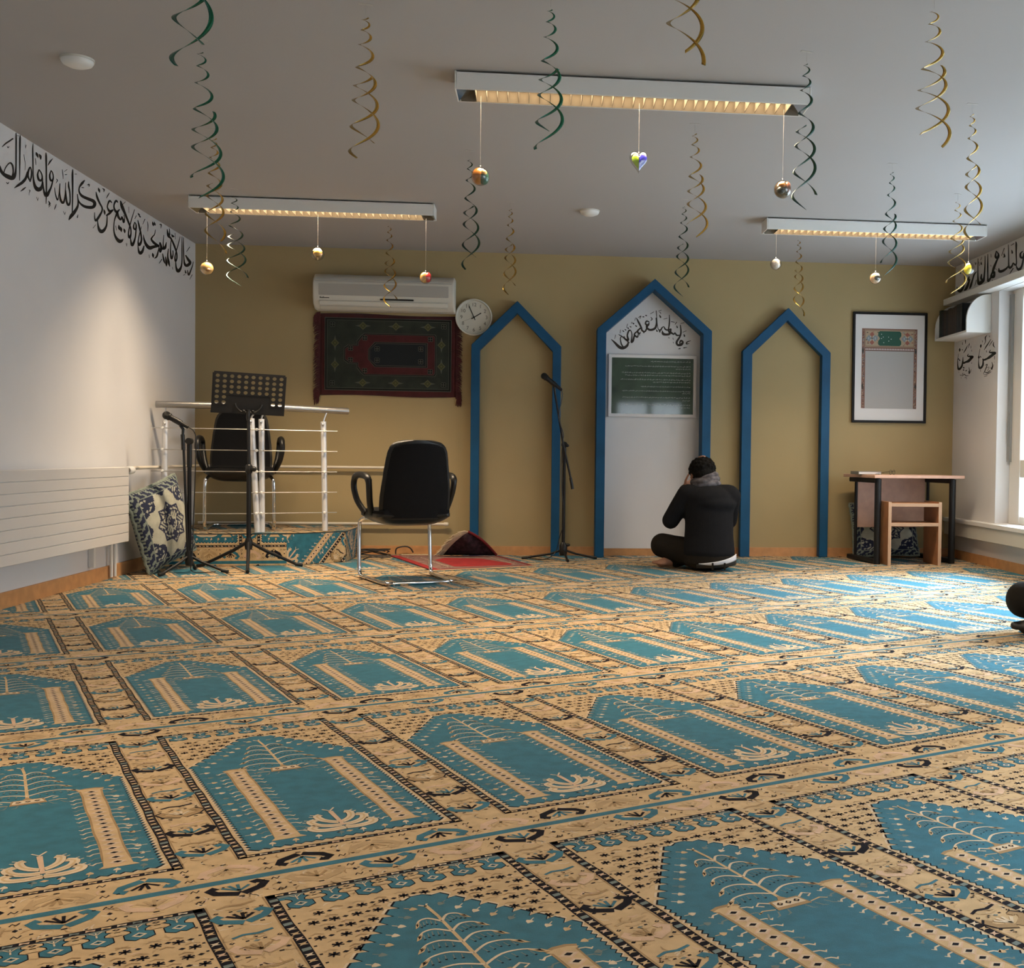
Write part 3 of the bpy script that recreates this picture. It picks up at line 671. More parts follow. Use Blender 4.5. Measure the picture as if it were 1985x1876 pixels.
LC = parse('''1332 672 7,1285 690 16,1278 714 17,1312 708 7;1242 766 16,1282 758 7;1172 780 9,1196 770 11,1190 784 8;1198 468 12,1206 560 23,1190 622 25,1150 690 31,1166 728 32,1210 720 42,1232 690 24,1206 672 28,1188 702 18;1244 588 9,1252 612 24;1228 562 7,1276 544 7;1200 450 6,1248 438 9;
1202 600 14,1152 602 24,1128 570 16,1112 588 22,1072 560 28,1076 520 18,1046 540 24,1060 582 30,1010 592 32,972 580 38,964 540 8;1150 478 9,1158 500 21;1132 458 9,1150 430 10;1080 425 10,1124 432 8;1055 338 9,1056 430 20,1040 528 20,1002 522 22,985 492 14,962 502 18,938 535 24,905 500 10,884 285 12;
886 380 22,889 450 25,868 512 32,805 532 32,762 502 26,755 468 8;886 528 10,896 548 24;922 540 10,932 556 24;926 338 9,940 366 25;815 368 8,832 392 14,812 412 7;808 325 6,852 298 9;915 288 7,950 275 8;930 300 9,945 318 9;980 392 7,1028 380 8;
792 428 14,760 418 22,745 452 22,778 470 32,792 440 14;772 480 24,742 550 22,702 540 25,690 500 24,655 430 26,628 378 10;712 552 9,724 566 22;706 362 9,722 362 19;742 344 9,758 346 18;655 372 9,685 352 11,672 388 7;690 500 20,642 548 25,666 582 24,680 558 8;578 442 10,592 452 21;612 472 9,628 486 19;605 410 7,618 375 8;
640 548 18,600 590 22,640 625 24,652 578 7;602 598 18,582 672 32,560 690 20,570 602 16,556 545 14,530 542 24,510 602 22,520 662 32,482 652 24,468 615 10;302 655 9,342 692 27,402 752 42,452 768 42,505 738 36,520 690 20,490 658 24,440 618 15,420 645 14,432 715 20,455 752 20;345 648 6,357 598 9;408 602 9,436 612 13,396 590 8;448 540 9,462 552 18;476 524 8,490 534 16;508 500 8,524 512 20;540 486 8,556 494 17;415 575 8,422 530 7;500 500 7,512 455 8;560 450 7,570 430 8;1100 635 8,1108 660 7;1045 630 9,1055 640 9;1105 690 8,1110 705 7;530 690 9,538 702 9;660 590 8,672 605 8''')
lettering('wall_calligraphy', 'curved black script inside the tall middle arch, above the green board', LC, cv(1140, 560, 6.7, lambda x, y: bk(x, y, D-.0155)), (0, -1, 0), wsc=.9, mt=mat('dark_brown_lettering', (.02, .012, .006), .6))

# ------------------------------------------------------------------ air conditioner
ya = D-.20
a0 = bk(606, 528, ya); a1 = bk(881, 538, ya); az0 = bk(606, 597, ya).z
ac = thing('air_conditioner', 'ivory wall air conditioner above the hanging prayer rug', 'air conditioner', ((a0.x+a1.x)/2, D-.1, az0))
hw = (a1.x-a0.x)/2; hh = a0.z-az0
b = MB(); b.prism([(-hw, .09, hh), (-hw, -.03, hh), (-hw, -.085, hh-.04), (-hw, -.10, hh-.07), (-hw, -.10, .09), (-hw, -.08, .035), (-hw, -.02, 0), (-hw, .09, 0)], (2*hw, 0, 0))
b.build('body', M_ivory, ac, bevel=.012, bseg=3)
b = MB()
for q in range(26):
    z = .105+q*(hh-.185)/26; b.box((-.0, -.1015, z), (2*hw-.10, .004, .0035))
b.box((0, -.1005, .105+(hh-.185)/2), (2*hw-.09, .003, hh-.185)); b.build('front_grille', M_ivdark, ac, smooth=0)
b = MB(); b.box((.0, -.1012, hh-.062), (2*hw-.04, .004, .006)); b.box((0, -.09, hh-.045), (2*hw-.06, .004, .004)); b.build('top_trim', M_ivdark, ac, smooth=0)
b = MB(); b.prism([(-hw+.05, -.097, .062), (-hw+.05, -.091, .030), (hw-.05, -.091, .030), (hw-.05, -.097, .062)], (0, -.006, -.002)); b.build('air_flap', M_ivory, ac, bevel=.004)
b = MB(); b.prism([(-hw+.05, -.068, .026), (-hw+.05, -.028, .004), (hw-.05, -.028, .004), (hw-.05, -.068, .026)], (0, -.004, -.003)); b.build('lower_flap', M_ivory, ac, bevel=.003)
b = MB(); b.box((.10, -.103, .078), (.255, .004, .012)); b.build('display_window', M_bplast, ac)
b = MB()
for q in range(9): b.box((-hw+.058+q*.008, -.1025, .083+(.002 if q in (0, 3) else 0)), (.0065, .002, .006+(.004 if q in (0, 3) else 0)))
b.build('badge_lettering', M_black, ac, smooth=0)

# ------------------------------------------------------------------ hanging prayer rug
RGM = [mat('rug_maroon', (.062, .009, .010), .95, bump=.4, bscale=300, var=.2, vscale=12, sheen=.1), mat('rug_green', (.014, .021, .013), .9, bump=.4, bscale=300, var=.3, vscale=9, sheen=.2),
       mat('rug_ink', (.010, .014, .016), .95, bump=.3, bscale=300), mat('rug_olive', (.095, .09, .032), .95), mat('rug_grey', (.085, .085, .07), .95), mat('rug_black', (.006, .007, .006), .95)]
yr = D-.014
TL = bk(621, 607, yr); BR = bk(883, 770, yr); TR = bk(884, 612.5, yr); BL = bk(621, 764, yr)
rw_, rh_ = (BR.x-TL.x), (TL.z-BR.z+.0)
rug = thing('prayer_rug', 'dark green and maroon prayer rug hung sideways on the wall under the air conditioner', 'rug', ((TL.x+BR.x)/2, yr+.01, BR.z))
b = MB(); nx = 40; vs = []; fs = []
for i in range(nx+1):
    for j in range(13):
        x = -rw_/2+rw_*i/nx; z = rh_*j/12
        vs.append((x, .002*math.sin(i*.35)+.001*math.sin(j*.9+i*.2)-.0065, z+.006*math.sin(i*.16)))
for i in range(nx):
    for j in range(12): fs.append((i*13+j, (i+1)*13+j, (i+1)*13+j+1, i*13+j+1))
b.add(vs, fs); o = b.build('pile', RGM[0], rug); sm = o.modifiers.new('thick', 'SOLIDIFY'); sm.thickness = .006
R = Flat((TL.x+.0, yr-.004, BL.z), (1, 0, 0), (0, 0, 1), (0, -1, 0), .0004)
X0, X1, Y0, Y1 = .035, rw_-.035, .035, rh_-.035
R.rect(0, 4, X0, Y0, X1, Y1); R.rect(1, 5, X0+.004, Y0+.004, X1-.004, Y1-.004); R.rect(2, 4, X0+.018, Y0+.018, X1-.018, Y1-.018); R.rect(3, 1, X0+.021, Y0+.021, X1-.021, Y1-.021)
cyy = rh_/2
def stepf(e, L, k):
    xa, xb = .195-e, rw_-.165+e; h1, h2 = .060+e, .155+e
    R.P(L, k, [(xa, cyy-h1+.02), (xa+.03, cyy-h1), (xa+.03, cyy-h1-.005), (xa+.10, cyy-h1-.005), (xa+.10, cyy-h1-.035), (xa+.13, cyy-h2+.02), (xa+.155, cyy-h2), (xb-.01, cyy-h2), (xb, cyy-h2+.015),
               (xb, cyy+h2-.015), (xb-.01, cyy+h2), (xa+.155, cyy+h2), (xa+.13, cyy+h2-.02), (xa+.10, cyy+h1+.035), (xa+.10, cyy+h1+.005), (xa+.03, cyy+h1+.005), (xa+.03, cyy+h1), (xa, cyy+h1-.02)])
stepf(.012, 4, 4); stepf(.009, 5, 5); stepf(.002, 6, 4); stepf(0, 7, 0)
def innf(e, L, k):
    xa, xb, h = .385-e, rw_-.235+e, .085+e
    R.P(L, k, [(xa, cyy-.04), (xa+.05, cyy-h), (xb, cyy-h), (xb, cyy+h), (xa+.05, cyy+h), (xa, cyy+.04)])
innf(.014, 8, 4); innf(.011, 9, 5); innf(.003, 10, 4); innf(0, 11, 2)
def bracket4(x, y, L):
    for q in range(4):
        an = PI/2*q+PI/4; R.circ(L, 4, x+.013*math.cos(an), y+.013*math.sin(an), .0115, 8); R.circ(L+1, 5, x+.013*math.cos(an), y+.013*math.sin(an), .008, 8)
    R.dia(L+2, 4, x, y, .006, .006)
for x, y in ((.235, cyy+.045), (.235, cyy-.045), (.345, cyy+.128), (.345, cyy-.128), (rw_-.20, cyy+.128), (rw_-.20, cyy-.128), (.44, cyy+.045), (.44, cyy-.045), (rw_-.275, cyy+.05), (rw_-.275, cyy-.05), (.095, Y0+.055), (.095, Y1-.055), (rw_-.095, Y0+.055), (rw_-.095, Y1-.055)): bracket4(x, y, 12)
def star(x, y, vert):
    a, b_ = (.030, .062) if vert else (.062, .030)
    R.P(4, 4, [(x-a, y), (x-.012, y-.012), (x, y-b_), (x+.012, y-.012), (x+a, y), (x+.012, y+.012), (x, y+b_), (x-.012, y+.012)]); s_ = .033
    R.dia(5, 4, x, y, s_, s_); R.dia(6, 3, x, y, s_-.003, s_-.003); R.dia(7, 1, x, y, .019, .019); R.dia(8, 3, x, y, .013, .013)
for x in (.33, .585, .835): star(x, Y0+.062, False); star(x, Y1-.062, False)
for x in (X0+.080, X1-.078):
    for y in (cyy-.085, cyy+.085): star(x, y, True)
R.mb.build('woven_pattern', RGM, rug, smooth=0)
rnd = random.Random(5)
for sd in (0, 1):
    b = MB(True)
    for q in range(150):
        z = BR.z-.01+(rh_+.02)*q/149; x = TL.x if sd == 0 else BR.x; sg = -1 if sd == 0 else 1
        l = .035+.02*rnd.random(); dz = -.012-.02*rnd.random()
        b.tube([(x, yr, z), (x+sg*l*.6, yr-.004, z+dz*.3), (x+sg*l, yr-.002, z+dz)], [.0028, .003, .0015], 5)
    x, z = ((TL.x-.03, BR.z), (BR.x+.025, BR.z))[sd]
    for q in range(16):
        xx = x+rnd.uniform(-.018, .018); b.tube([(xx, yr, z+.04), (xx+.004, yr-.003, z-.02), (xx+rnd.uniform(-.01, .01), yr, z-.05-.03*rnd.random())], [.004, .004, .002], 5)
    for q in range(26 if sd == 0 else 0):
        xx = TL.x-.03+rnd.uniform(-.018, .02); b.tube([(xx+.01, yr, TL.z-.012), (xx, yr-.006, TL.z-.03), (xx+rnd.uniform(-.01, .01), yr, TL.z-.05-.06*rnd.random())], [.004, .004, .002], 5)
    b.build('fringe', RGM[0], rug)

# ------------------------------------------------------------------ wall clock
yc = D-.045; c = bk(918.5, 614.5, yc); rc = 35.5/2161*(yc*1.0)*1.0/1.0
rc = (bk(955, 614, yc).x-bk(883, 614, yc).x)/2
ck = thing('wall_clock', 'round pale wall clock reading five to two, beside the hanging rug', 'clock', (c.x, D-.002, c.z))
b = MB(); b.lathe((0, 0, 0), [(rc*.97, 0), (rc, .012), (rc, .034), (rc*.985, .043), (rc*.93, .044), (rc*.885, .030), (rc*.885, .020)], 56, axis='Y'); b.build('case', M_ivory, ck)
b = MB(); b.lathe((0, 0, 0), [(rc*.89, .0215), (rc*.89, .0225)], 48, axis='Y'); b.build('dial', mat('dial_paper', (.55, .54, .47), .6), ck)
M_num = mat('faded_numerals', (.10, .095, .075), .7)
def text_obj(txt, size, loc, rot, m, parent, name, ext=.0004):
    cu = bpy.data.curves.new(name, 'FONT'); cu.body = txt; cu.size = size; cu.align_x = 'CENTER'; cu.align_y = 'CENTER'; cu.extrude = ext
    o = bpy.data.objects.new(name, cu); COL.objects.link(o)
    dg = bpy.context.evaluated_depsgraph_get(); me = bpy.data.meshes.new_from_object(o.evaluated_get(dg))
    bpy.data.objects.remove(o); me.materials.clear(); me.materials.append(m)
    q = bpy.data.objects.new(name, me); COL.objects.link(q); q.parent = parent; q.location = loc; q.rotation_euler = rot
    return q
for h in range(1, 13):
    an = PI/2-h*PI/6; text_obj(str(h), rc*.27, (rc*.68*math.cos(an), -.0235, rc*.68*math.sin(an)), (PI/2, 0, 0), M_num, ck, 'numeral')
b = MB()
for q in range(60):
    an = 2*PI*q/60; r0 = rc*(.80 if q % 5 else .79)
    b.box((r0*math.cos(an), -.0232, r0*math.sin(an)), (.003 if q % 5 else .006, .0006, .0012), rot=Matrix.Rotation(-an, 3, 'Y'))
b.build('minute_marks', M_num, ck, smooth=0)
def hand(an, ln, tail, w, y, nm, m):
    b = MB(); R_ = Matrix.Rotation(-an, 3, 'Y'); b.box(R_ @ Vector(((ln-tail)/2, y, 0)), (ln+tail, .0016, w), rot=R_); b.build(nm, m, ck, smooth=0)
hand(PI/2-math.radians(58), rc*.46, rc*.16, .0075, -.026, 'hour_hand', M_black)
hand(PI/2+math.radians(24), rc*.66, rc*.16, .0065, -.028, 'minute_hand', M_black)
hand(PI/2-math.radians(248), rc*.62, rc*.10, .0012, -.030, 'second_hand', M_num)
b = MB(); b.lathe((0, 0, 0), [(.008, .024), (.008, .031)], 16, axis='Y'); b.build('hub', M_black, ck)

# ------------------------------------------------------------------ framed green board inside the tall arch
yb = D-.034
p0 = bk(1180, 686, yb); p1 = bk(1351, 686, yb); p2 = bk(1351, 810, yb)
bw_, bh_ = p1.x-p0.x, p0.z-p2.z
fb = thing('framed_board', 'white framed glossy dark green board of prayer text in the tall arch', 'board', ((p0.x+p1.x)/2, D-.0165, p2.z))
b = MB(); b.ring_prism([(-bw_/2, -.022, 0), (bw_/2, -.022, 0), (bw_/2, -.022, bh_), (-bw_/2, -.022, bh_)], [(-bw_/2+.026, -.022, .026), (bw_/2-.026, -.022, .026), (bw_/2-.026, -.022, bh_-.026), (-bw_/2+.026, -.022, bh_-.026)], (0, .022, 0))
b.build('frame', M_paper, fb, bevel=.002)
b = MB(); b.box2((-bw_/2+.02, -.012, .02), (bw_/2-.02, -.003, bh_-.02)); b.build('print', mat('dark_green_print', (.045, .075, .05), .05, spec=.8, var=.25, vscale=7), fb, smooth=0)
TX = Flat((0, -.0124, 0), (1, 0, 0), (0, 0, 1), (0, -1, 0)); rnd = random.Random(11)
for row, (x0, x1, zz) in enumerate([(.0, .47, .94), (-.34, .47, .855), (.30, .47, .81), (-.36, .47, .735), (-.33, .47, .69), (-.37, .47, .615), (.0, .47, .57), (-.15, .47, .49), (-.35, .47, .41), (.38, .47, .375), (-.37, .47, .295), (.38, .47, .25), (-.36, .47, .165), (.30, .47, .12)]):
    z = .026+(bh_-.052)*zz; x = (bw_/2-.03)*x1/.5
    while x > (bw_/2-.03)*x0/.5:
        wl = rnd.uniform(.008, .026); n = max(3, int(wl/.004)); pts = [(x-wl*i/n, z+rnd.uniform(-.0035, .0035), rnd.uniform(.0012, .0026)) for i in range(n+1)]
        TX.line(1, 0, pts, 0)
        if rnd.random() < .6: TX.line(1, 0, [(x-wl*.3, z, .0016), (x-wl*.3, z+.0075, .0012)], 0)
        if rnd.random() < .5: TX.rect(1, 0, x-wl*.6, z-.0055, x-wl*.6+.002, z-.004)
        x -= wl+.004
TX.mb.world = False; TX.mb.build('printed_lines', mat('white_print', (.5, .52, .5), .6), fb, smooth=0)

# ------------------------------------------------------------------ framed poster on the right
yp = D-.03
A_, B_, C_, E_ = bk(1659, 603.5, yp), bk(1803, 607, yp), bk(1797, 821.5, yp), bk(1651.5, 818.5, yp)
pw = (B_-A_).length; ph = (A_-E_).length; ux = (B_-A_).normalized(); rp = math.atan2(ux.z, ux.x)
fp = thing('framed_poster', 'black framed poster with green heading panel, on the wall right of the arches', 'poster', E_+Vector((0, .028, 0)))
fp.rotation_euler = (0, -rp, 0)
def rct(i, y): return [(i, y, i), (pw-i, y, i), (pw-i, y, ph-i), (i, y, ph-i)]
b = MB(); b.ring_prism(rct(0, -.026), rct(.020, -.026), (0, .024, 0)); b.build('frame', mat('black_lacquer', (.008, .006, .006), .5, spec=.2), fp, bevel=.002)
b = MB(); b.box2((.014, -.012, .014), (pw-.014, -.004, ph-.014)); b.build('mount', M_paper, fp, smooth=0)
PG = [mat('poster_grey', (.40, .385, .37), .7), mat('poster_brown', (.21, .105, .075), .7), mat('poster_green', (.008, .075, .045), .6), mat('poster_sand', (.40, .30, .20), .7), mat('poster_red', (.30, .10, .07), .7), mat('poster_blue', (.20, .24, .27), .7), mat('poster_dark', (.045, .035, .03), .7), M_paper]
Q = Flat((0, -.0125, 0), (1, 0, 0), (0, 0, 1), (0, -1, 0))
l, r, bt, tp = .078, pw-.082, .118, ph-.135
Q.rect(1, 1, l, bt, r, tp); Q.rect(2, 0, l+.030, bt-.001, r-.028, tp-.185)
rnd = random.Random(2)
for q in range(150):
    for x in (l+.006, r-.022):
        z = bt+.004+(tp-bt-.01)*q/150; k = rnd.choice((3, 4, 6, 1, 3, 5)); Q.dia(3, k, x+rnd.uniform(0, .014), z, .004, .004)
for zz in (.28, .72):
    for x in (l, r-.02): Q.dia(4, 6, x+.009, bt+(tp-bt)*zz, .009, .03)
Q.rect(2, 3, l+.024, tp-.152, r-.024, tp-.010); Q.rect(3, 1, l+.028, tp-.148, r-.028, tp-.014); Q.rect(4, 3, l+.032, tp-.144, r-.032, tp-.018)
cxp = (l+r)/2; cz = tp-.081
for q in range(70):
    x = l+.036+(r-l-.072)*rnd.random(); z = cz+rnd.uniform(-.058, .058); Q.dia(5, rnd.choice((1, 4, 5, 6, 1)), x, z, rnd.uniform(.004, .012), rnd.uniform(.003, .006))
for sg in (-1, 1):
    xx = cxp+sg*.150
    Q.dia(6, 4, xx, cz+.034, .020, .020); Q.dia(6, 4, xx, cz-.034, .020, .020); Q.dia(6, 5, xx-.026, cz, .026, .028); Q.dia(6, 5, xx+.026, cz, .026, .028)
    for an in range(8): Q.dia(7, 7, xx+.03*math.cos(an*PI/4+.4), cz+.014*math.sin(an*PI/4+.4), .0045, .0035)
    Q.dia(7, 6, xx, cz, .006, .006)
Q.P(7, 2, [(cxp-.085, cz+.060), (cxp+.085, cz+.060), (cxp+.098, cz+.046), (cxp+.098, cz+.022), (cxp+.082, cz), (cxp+.098, cz-.022), (cxp+.098, cz-.046), (cxp+.085, cz-.060), (cxp-.085, cz-.060), (cxp-.098, cz-.046), (cxp-.098, cz-.022), (cxp-.082, cz), (cxp-.098, cz+.022), (cxp-.098, cz+.046)])
for x, z in ((-.07, .035), (-.055, .012), (-.07, 0), (-.01, .012), (.012, -.004), (-.008, -.02), (-.05, -.034)): Q.circ(8, 7, cxp+x, cz+z, .0035, 8)
Q.rect(3, 1, l+.026, tp-.170, r-.026, tp-.152)
n = 30
for q in range(n):
    x = l+.036+(r-l-.070)*q/(n-1); Q.P(5, 7, [(x-.005, tp-.176), (x+.005, tp-.176), (x+.001, tp-.162), (x-.001, tp-.162)])
Q.rect(4, 6, l+.030, tp-.184, r-.028, tp-.181)
Q.mb.world = False; Q.mb.build('poster_print', PG, fp, smooth=0)

# ------------------------------------------------------------------ radiator and pipes
XR_ = XL+.10
re = 7.32
rad = thing('radiator', 'long flat white panel radiator on the left wall below the lettering', 'radiator', (XL+.06, 6.0, 0))
b = MB(True); b.box2((XL+.035, 4.2, .228), (XL+.092, re, .697)); b.build('body', M_lwhite, rad, bevel=.004)
b = MB(True); n = 8
for q in range(n):
    z0 = .228+(.469)*q/n; b.box2((XL+.090, 4.2, z0+.0015), (XR_, re, z0+.469/n-.0015))
b.build('front_panels', mat('radiator_enamel', (.62, .60, .58), .45), rad, bevel=.0015)
b = MB(True)
for y in (6.95,): b.box2((XL+.003, y-.015, .10), (XL+.034, y+.015, .66))
b.build('wall_bracket', M_lwhite, rad)
b = MB(True); b.tube([(XL+.066, re-.01, .675), (XL+.066, re+.05, .675)], .011, 12); b.tube([(XL+.066, re+.035, .675), (XL+.066, re+.075, .675)], .016, 8); b.build('valve', mat('aged_brass', (.22, .17, .11), .35, .9), rad)
b = MB(True); b.lathe((XL+.066, re+.075, .675), [(.020, 0), (.026, .008), (.026, .035), (.024, .075), (.020, .088)], 20, rot=Matrix.Rotation(-PI/2, 3, 'X')); b.build('thermostat_head', M_lwhite, rad)
pm = mat('pipe_enamel', (.66, .60, .50), .4)
pipe = MB(True); r_ = .011
pipe.tube([(XL+.05, re+.13, .668), (XL+.05, re+.20, .688), (XL+.05, D-.08, .690), (XL+.07, D-.05, .690), (XL+.10, D-.045, .690), (-.93, D-.045, .692)], r_, 12)
tag(pipe.build('heating_pipe', pm, None, loc=(-1.7, D-.045, .69)), 'upper white heating pipe along the tan wall, ending behind the front chair', 'pipe', 'heating pipes on the tan wall')
pipe = MB(True); pipe.tube([(XL+.04, D-.045, .248), (-.72, D-.045, .248)], r_, 12); pipe.lathe((-.735, D-.045, .248), [(.015, 0), (.015, .03), (.010, .035)], 14, rot=Matrix.Rotation(PI/2, 3, 'Y'))
tag(pipe.build('heating_pipe', pm, None, loc=(-1.7, D-.045, .248)), 'lower white heating pipe near the floor, capped end right of the front chair', 'pipe', 'heating pipes on the tan wall')
pipe = MB(True)
pipe.tube([(XL+.03, re-.10, .224), (XL+.03, re-.10, .012)], .010, 10); pipe.tube([(XL+.03, re-.04, .224), (XL+.03, re-.04, .012)], .010, 10)
tag(pipe.build('radiator_feed', M_lwhite, None, loc=(XL+.03, re-.07, .02)), 'pair of thin white feed pipes under the radiator end', 'pipe')

# ------------------------------------------------------------------ bookshelf on the right wall
s0, s1, zb = 8.262, 8.945, 1.786; dp = .195; ztop = 2.08
bs = thing('wall_shelf', 'white wall shelf with quarter-round sides, under the trim on the right wall', 'shelf', (XR, (s0+s1)/2, zb))
def side(y):
    b = MB(True); pts = [(XR-.001, y, zb), (XR-dp, y, zb), (XR-dp, y, zb+.10)]
    for q in range(11):
        an = PI-PI/2*q/10; pts.append((XR-.02+(dp-.02)*math.cos(an), y, zb+.10+(ztop-zb-.10)*math.sin(an)))
    pts.append((XR-.001, y, ztop)); b.prism(pts, (0, .018, 0)); b.build('side_panel', M_lwhite, bs, bevel=.002, smooth=30)
side(s0); side(s1-.018)
b = MB(True); b.box2((XR-dp+.002, s0+.018, zb), (XR-.001, s1-.018, zb+.018)); b.build('bottom_board', M_lwhite, bs, bevel=.002)
b = MB(True); b.box2((XR-.012, s0+.018, zb+.018), (XR-.001, s1-.018, ztop-.04)); b.build('back_board', M_lwhite, bs)
rnd = random.Random(9); cols = [('dark green', (.010, .020, .014)), ('black', (.008, .008, .009)), ('dark brown', (.035, .018, .010)), ('black', (.006, .006, .007)), ('brown', (.045, .026, .018)), ('brown', (.042, .022, .015)), ('dark brown', (.030, .016, .010)), ('brown', (.04, .022, .016)), ('dark blue', (.006, .009, .014)), ('dark blue', (.006, .008, .014))]
wds = [.052, .05, .047, .05, .045, .045, .045, .045, .06, .06]; y = s1-.03
pos_lab = ['dark green thick book at the far end of the wall shelf, by the corner', 'black book second from the corner end of the wall shelf', 'dark brown book third from the corner end of the wall shelf', 'black book fourth from the corner end of the wall shelf', 'brown book fifth from the corner end of the wall shelf', 'brown book sixth from the corner end of the wall shelf', 'dark brown book fourth from the near end of the wall shelf', 'brown book third from the near end of the wall shelf', 'dark blue book second from the near end of the wall shelf', 'dark blue book at the near end of the wall shelf, against its side panel']
M_pages = mat('book_pages', (.45, .40, .30), .8)
for q in range(10):
    w = wds[q]; hgt = .215+(.012 if q in (0, 8, 9) else rnd.uniform(-.006, .006)); dpt = .15
    bo = thing('book', pos_lab[q], 'book', (XR-.095, y-w/2, zb+.018), 0, 'books on the wall shelf')
    cm = mat('book_cover_%d' % q, cols[q][1], .5, var=.2, vscale=30)
    k = MB(); k.box2((-dpt/2, -w/2+.001, .0005), (dpt/2, -w/2+.004, hgt)); k.box2((-dpt/2, w/2-.004, .0005), (dpt/2, w/2-.001, hgt)); k.box2((-dpt/2, -w/2+.001, .0005), (-dpt/2+.004, w/2-.001, hgt))
    for z in (.03, .06, hgt-.06, hgt-.03): k.box2((-dpt/2-.0015, -w/2+.002, z-.003), (-dpt/2, w/2-.002, z+.003))
    k.build('cover', cm, bo, smooth=0)
    k = MB(); k.box2((-dpt/2+.005, -w/2+.0045, .003), (dpt/2-.003, w/2-.0045, hgt-.003)); k.build('page_block', M_pages, bo, smooth=0)
    y -= w

# ------------------------------------------------------------------ carpeted platform with railing
PH = .23
PF = [(XL+.002, 7.97), (-1.76, 8.09), (-1.40, 8.37), (-1.385, D-.016), (XL+.002, D-.016)]
plat = thing('platform', 'low platform covered in blue patterned carpet in the left corner, under the railing', 'platform', (-2.1, 8.45, 0))
b = MB(True); b.prism([(x, y, .001) for x, y in PF], (0, 0, PH-.003)); b.build('core', CARPET[KD], plat, bevel=.02, bseg=3)
T = Flat((0, 0, PH), (1, 0, 0), (0, 1, 0), (0, 0, 1)); 
T.P(0, KB, PF)
class ClipFlat:
    """keeps a pattern inside a convex outline"""
    def __init__(s, flat, poly): s.f = flat; s.p = poly
    def P(s, L, k, pts):
        q = pts; n = len(s.p)
        for i in range(n):
            (x0, y0), (x1, y1) = s.p[i], s.p[(i+1) % n]; a, b_ = (y1-y0), -(x1-x0)
            q = clip_poly(q, a, b_, a*x0+b_*y0)
            if len(q) < 3: return
        s.f.P(L, k, q)
lay(ClipFlat(T, [(x+(.02 if i in (3,) else 0)*-1, y) for i, (x, y) in enumerate(PF)]), lambda u, v: (COX+.11+(AX*u+AL*v).x, COY-.25+(AX*u+AL*v).y), (XL, 7.9, -1.35, D), [(i, j) for i in range(-6, 8) for j in range(2, 8)])
T.mb.build('top_carpet', CARPET, plat, smooth=0)
def face_carpet(a, b_, ang, off, nm):
    A = Vector((*a, 0)); B = Vector((*b_, 0)); u = (B-A).normalized(); L = (B-A).length; n = Vector((u.y, -u.x, 0))
    f = Flat(A+n*.0012+Vector((0, 0, .004)), u, (0, 0, 1), n); f.rect(0, KB, 0, 0, L, PH-.012)
    ca, sa = math.cos(ang), math.sin(ang)
    lay(f, lambda p, q: (off[0]+p*ca-q*sa, off[1]+p*sa+q*ca), (0, 0, L, PH-.012), [(i, j) for i in range(-3, 5) for j in range(-2, 3)])
    f.mb.build(nm, CARPET, plat, smooth=0) if not f.mb.world else f.mb.build(nm, CARPET, plat, smooth=0)
face_carpet(PF[0], PF[1], 0.0, (.14, .13), 'front_carpet')
face_carpet(PF[1], PF[2], -.70, (-.25, .10), 'corner_carpet')
face_carpet(PF[2], PF[3], -.70, (-.05, .20), 'side_carpet')
rl = thing('railing', 'brushed metal railing with horizontal wires on the carpeted platform', 'railing', (-2.0, 8.15, PH))
q1 = fl(507.3, 1032.6, PH); q2 = fl(629.6, 1030, PH); q0 = fl(478, 1032, PH); ql = fl(322, 1033, PH)
ql = Vector((-2.57, 7.99, PH)); q0 = Vector((-1.965, 8.095, PH)); q1.y = max(q1.y, 8.105)
def up_at(px, py, Y): return bk(px, py, Y)
posts = []
for base, (tx, ty) in ((ql, (320.5, 815)), (q0, (487.5, 811)), (q1, (507, 812)), (q2, (627, 817))):
    base = base+Vector((0, .012, .004)); t_ = up_at(tx, ty, base.y); posts.append((base, t_))
    b = MB(True); b.tube([base, base+(t_-base)*.5, t_], .0205, 16); b.build('post', M_alu, rl)
hr = [up_at(302, 783.5, posts[0][0].y-.01), up_at(497, 787.5, 8.10), up_at(675, 797.0, q2.y+.10)]
b = MB(True); b.tube([hr[0], hr[0]+(hr[1]-hr[0])*.97, hr[1]+(hr[2]-hr[1])*.03, hr[2]], .0235, 20); b.build('handrail', mat('handrail_steel', (.42, .41, .40), .33, .9), rl)
for i, (ba, t_) in enumerate(posts):
    seg = (hr[0], hr[1]) if i < 2 else (hr[1], hr[2]); f_ = (ba.x-seg[0].x)/(seg[1].x-seg[0].x); top = seg[0]+(seg[1]-seg[0])*max(.02, f_+(.05 if i in (2,) else .015))
    b = MB(True); b.tube([t_+Vector((0, -.012, -.03)), t_+Vector((.004, -.012, .01)), top], .006, 10); b.ell(t_+Vector((0, -.022, -.022)), .011, nu=12, nv=8); b.build('bracket_rod', M_steel, rl)
wy = [832.8, 873.3, 914.0, 954.3, 994.7]
for py in wy:
    z = up_at(507, py, q1.y).z
    d1 = (posts[1][0]-posts[0][0]); d1.z = 0; a = Vector((ql.x, ql.y-.024, z)); bb = Vector((q0.x, q0.y-.024, z)); u_ = (bb-a).normalized()
    b = MB(True); b.tube([a-u_*.07, bb+u_*.03], .0034, 8); b.build('wire', M_steel, rl)
    a2 = Vector((q1.x, q1.y-.024, z)); b2 = Vector((q2.x, q2.y-.024, z)); u2 = (b2-a2).normalized()
    b = MB(True); b.tube([a2-u2*.04, b2+u2*.09], .0034, 8); b.build('wire', M_steel, rl)
    for p in (a, bb, a2, b2):
        b = MB(True); b.lathe(p+Vector((0, .008, 0)), [(.010, 0), (.010, .012), (.006, .016)], 12, axis='Y'); b.build('wire_clamp', M_lwhite, rl)

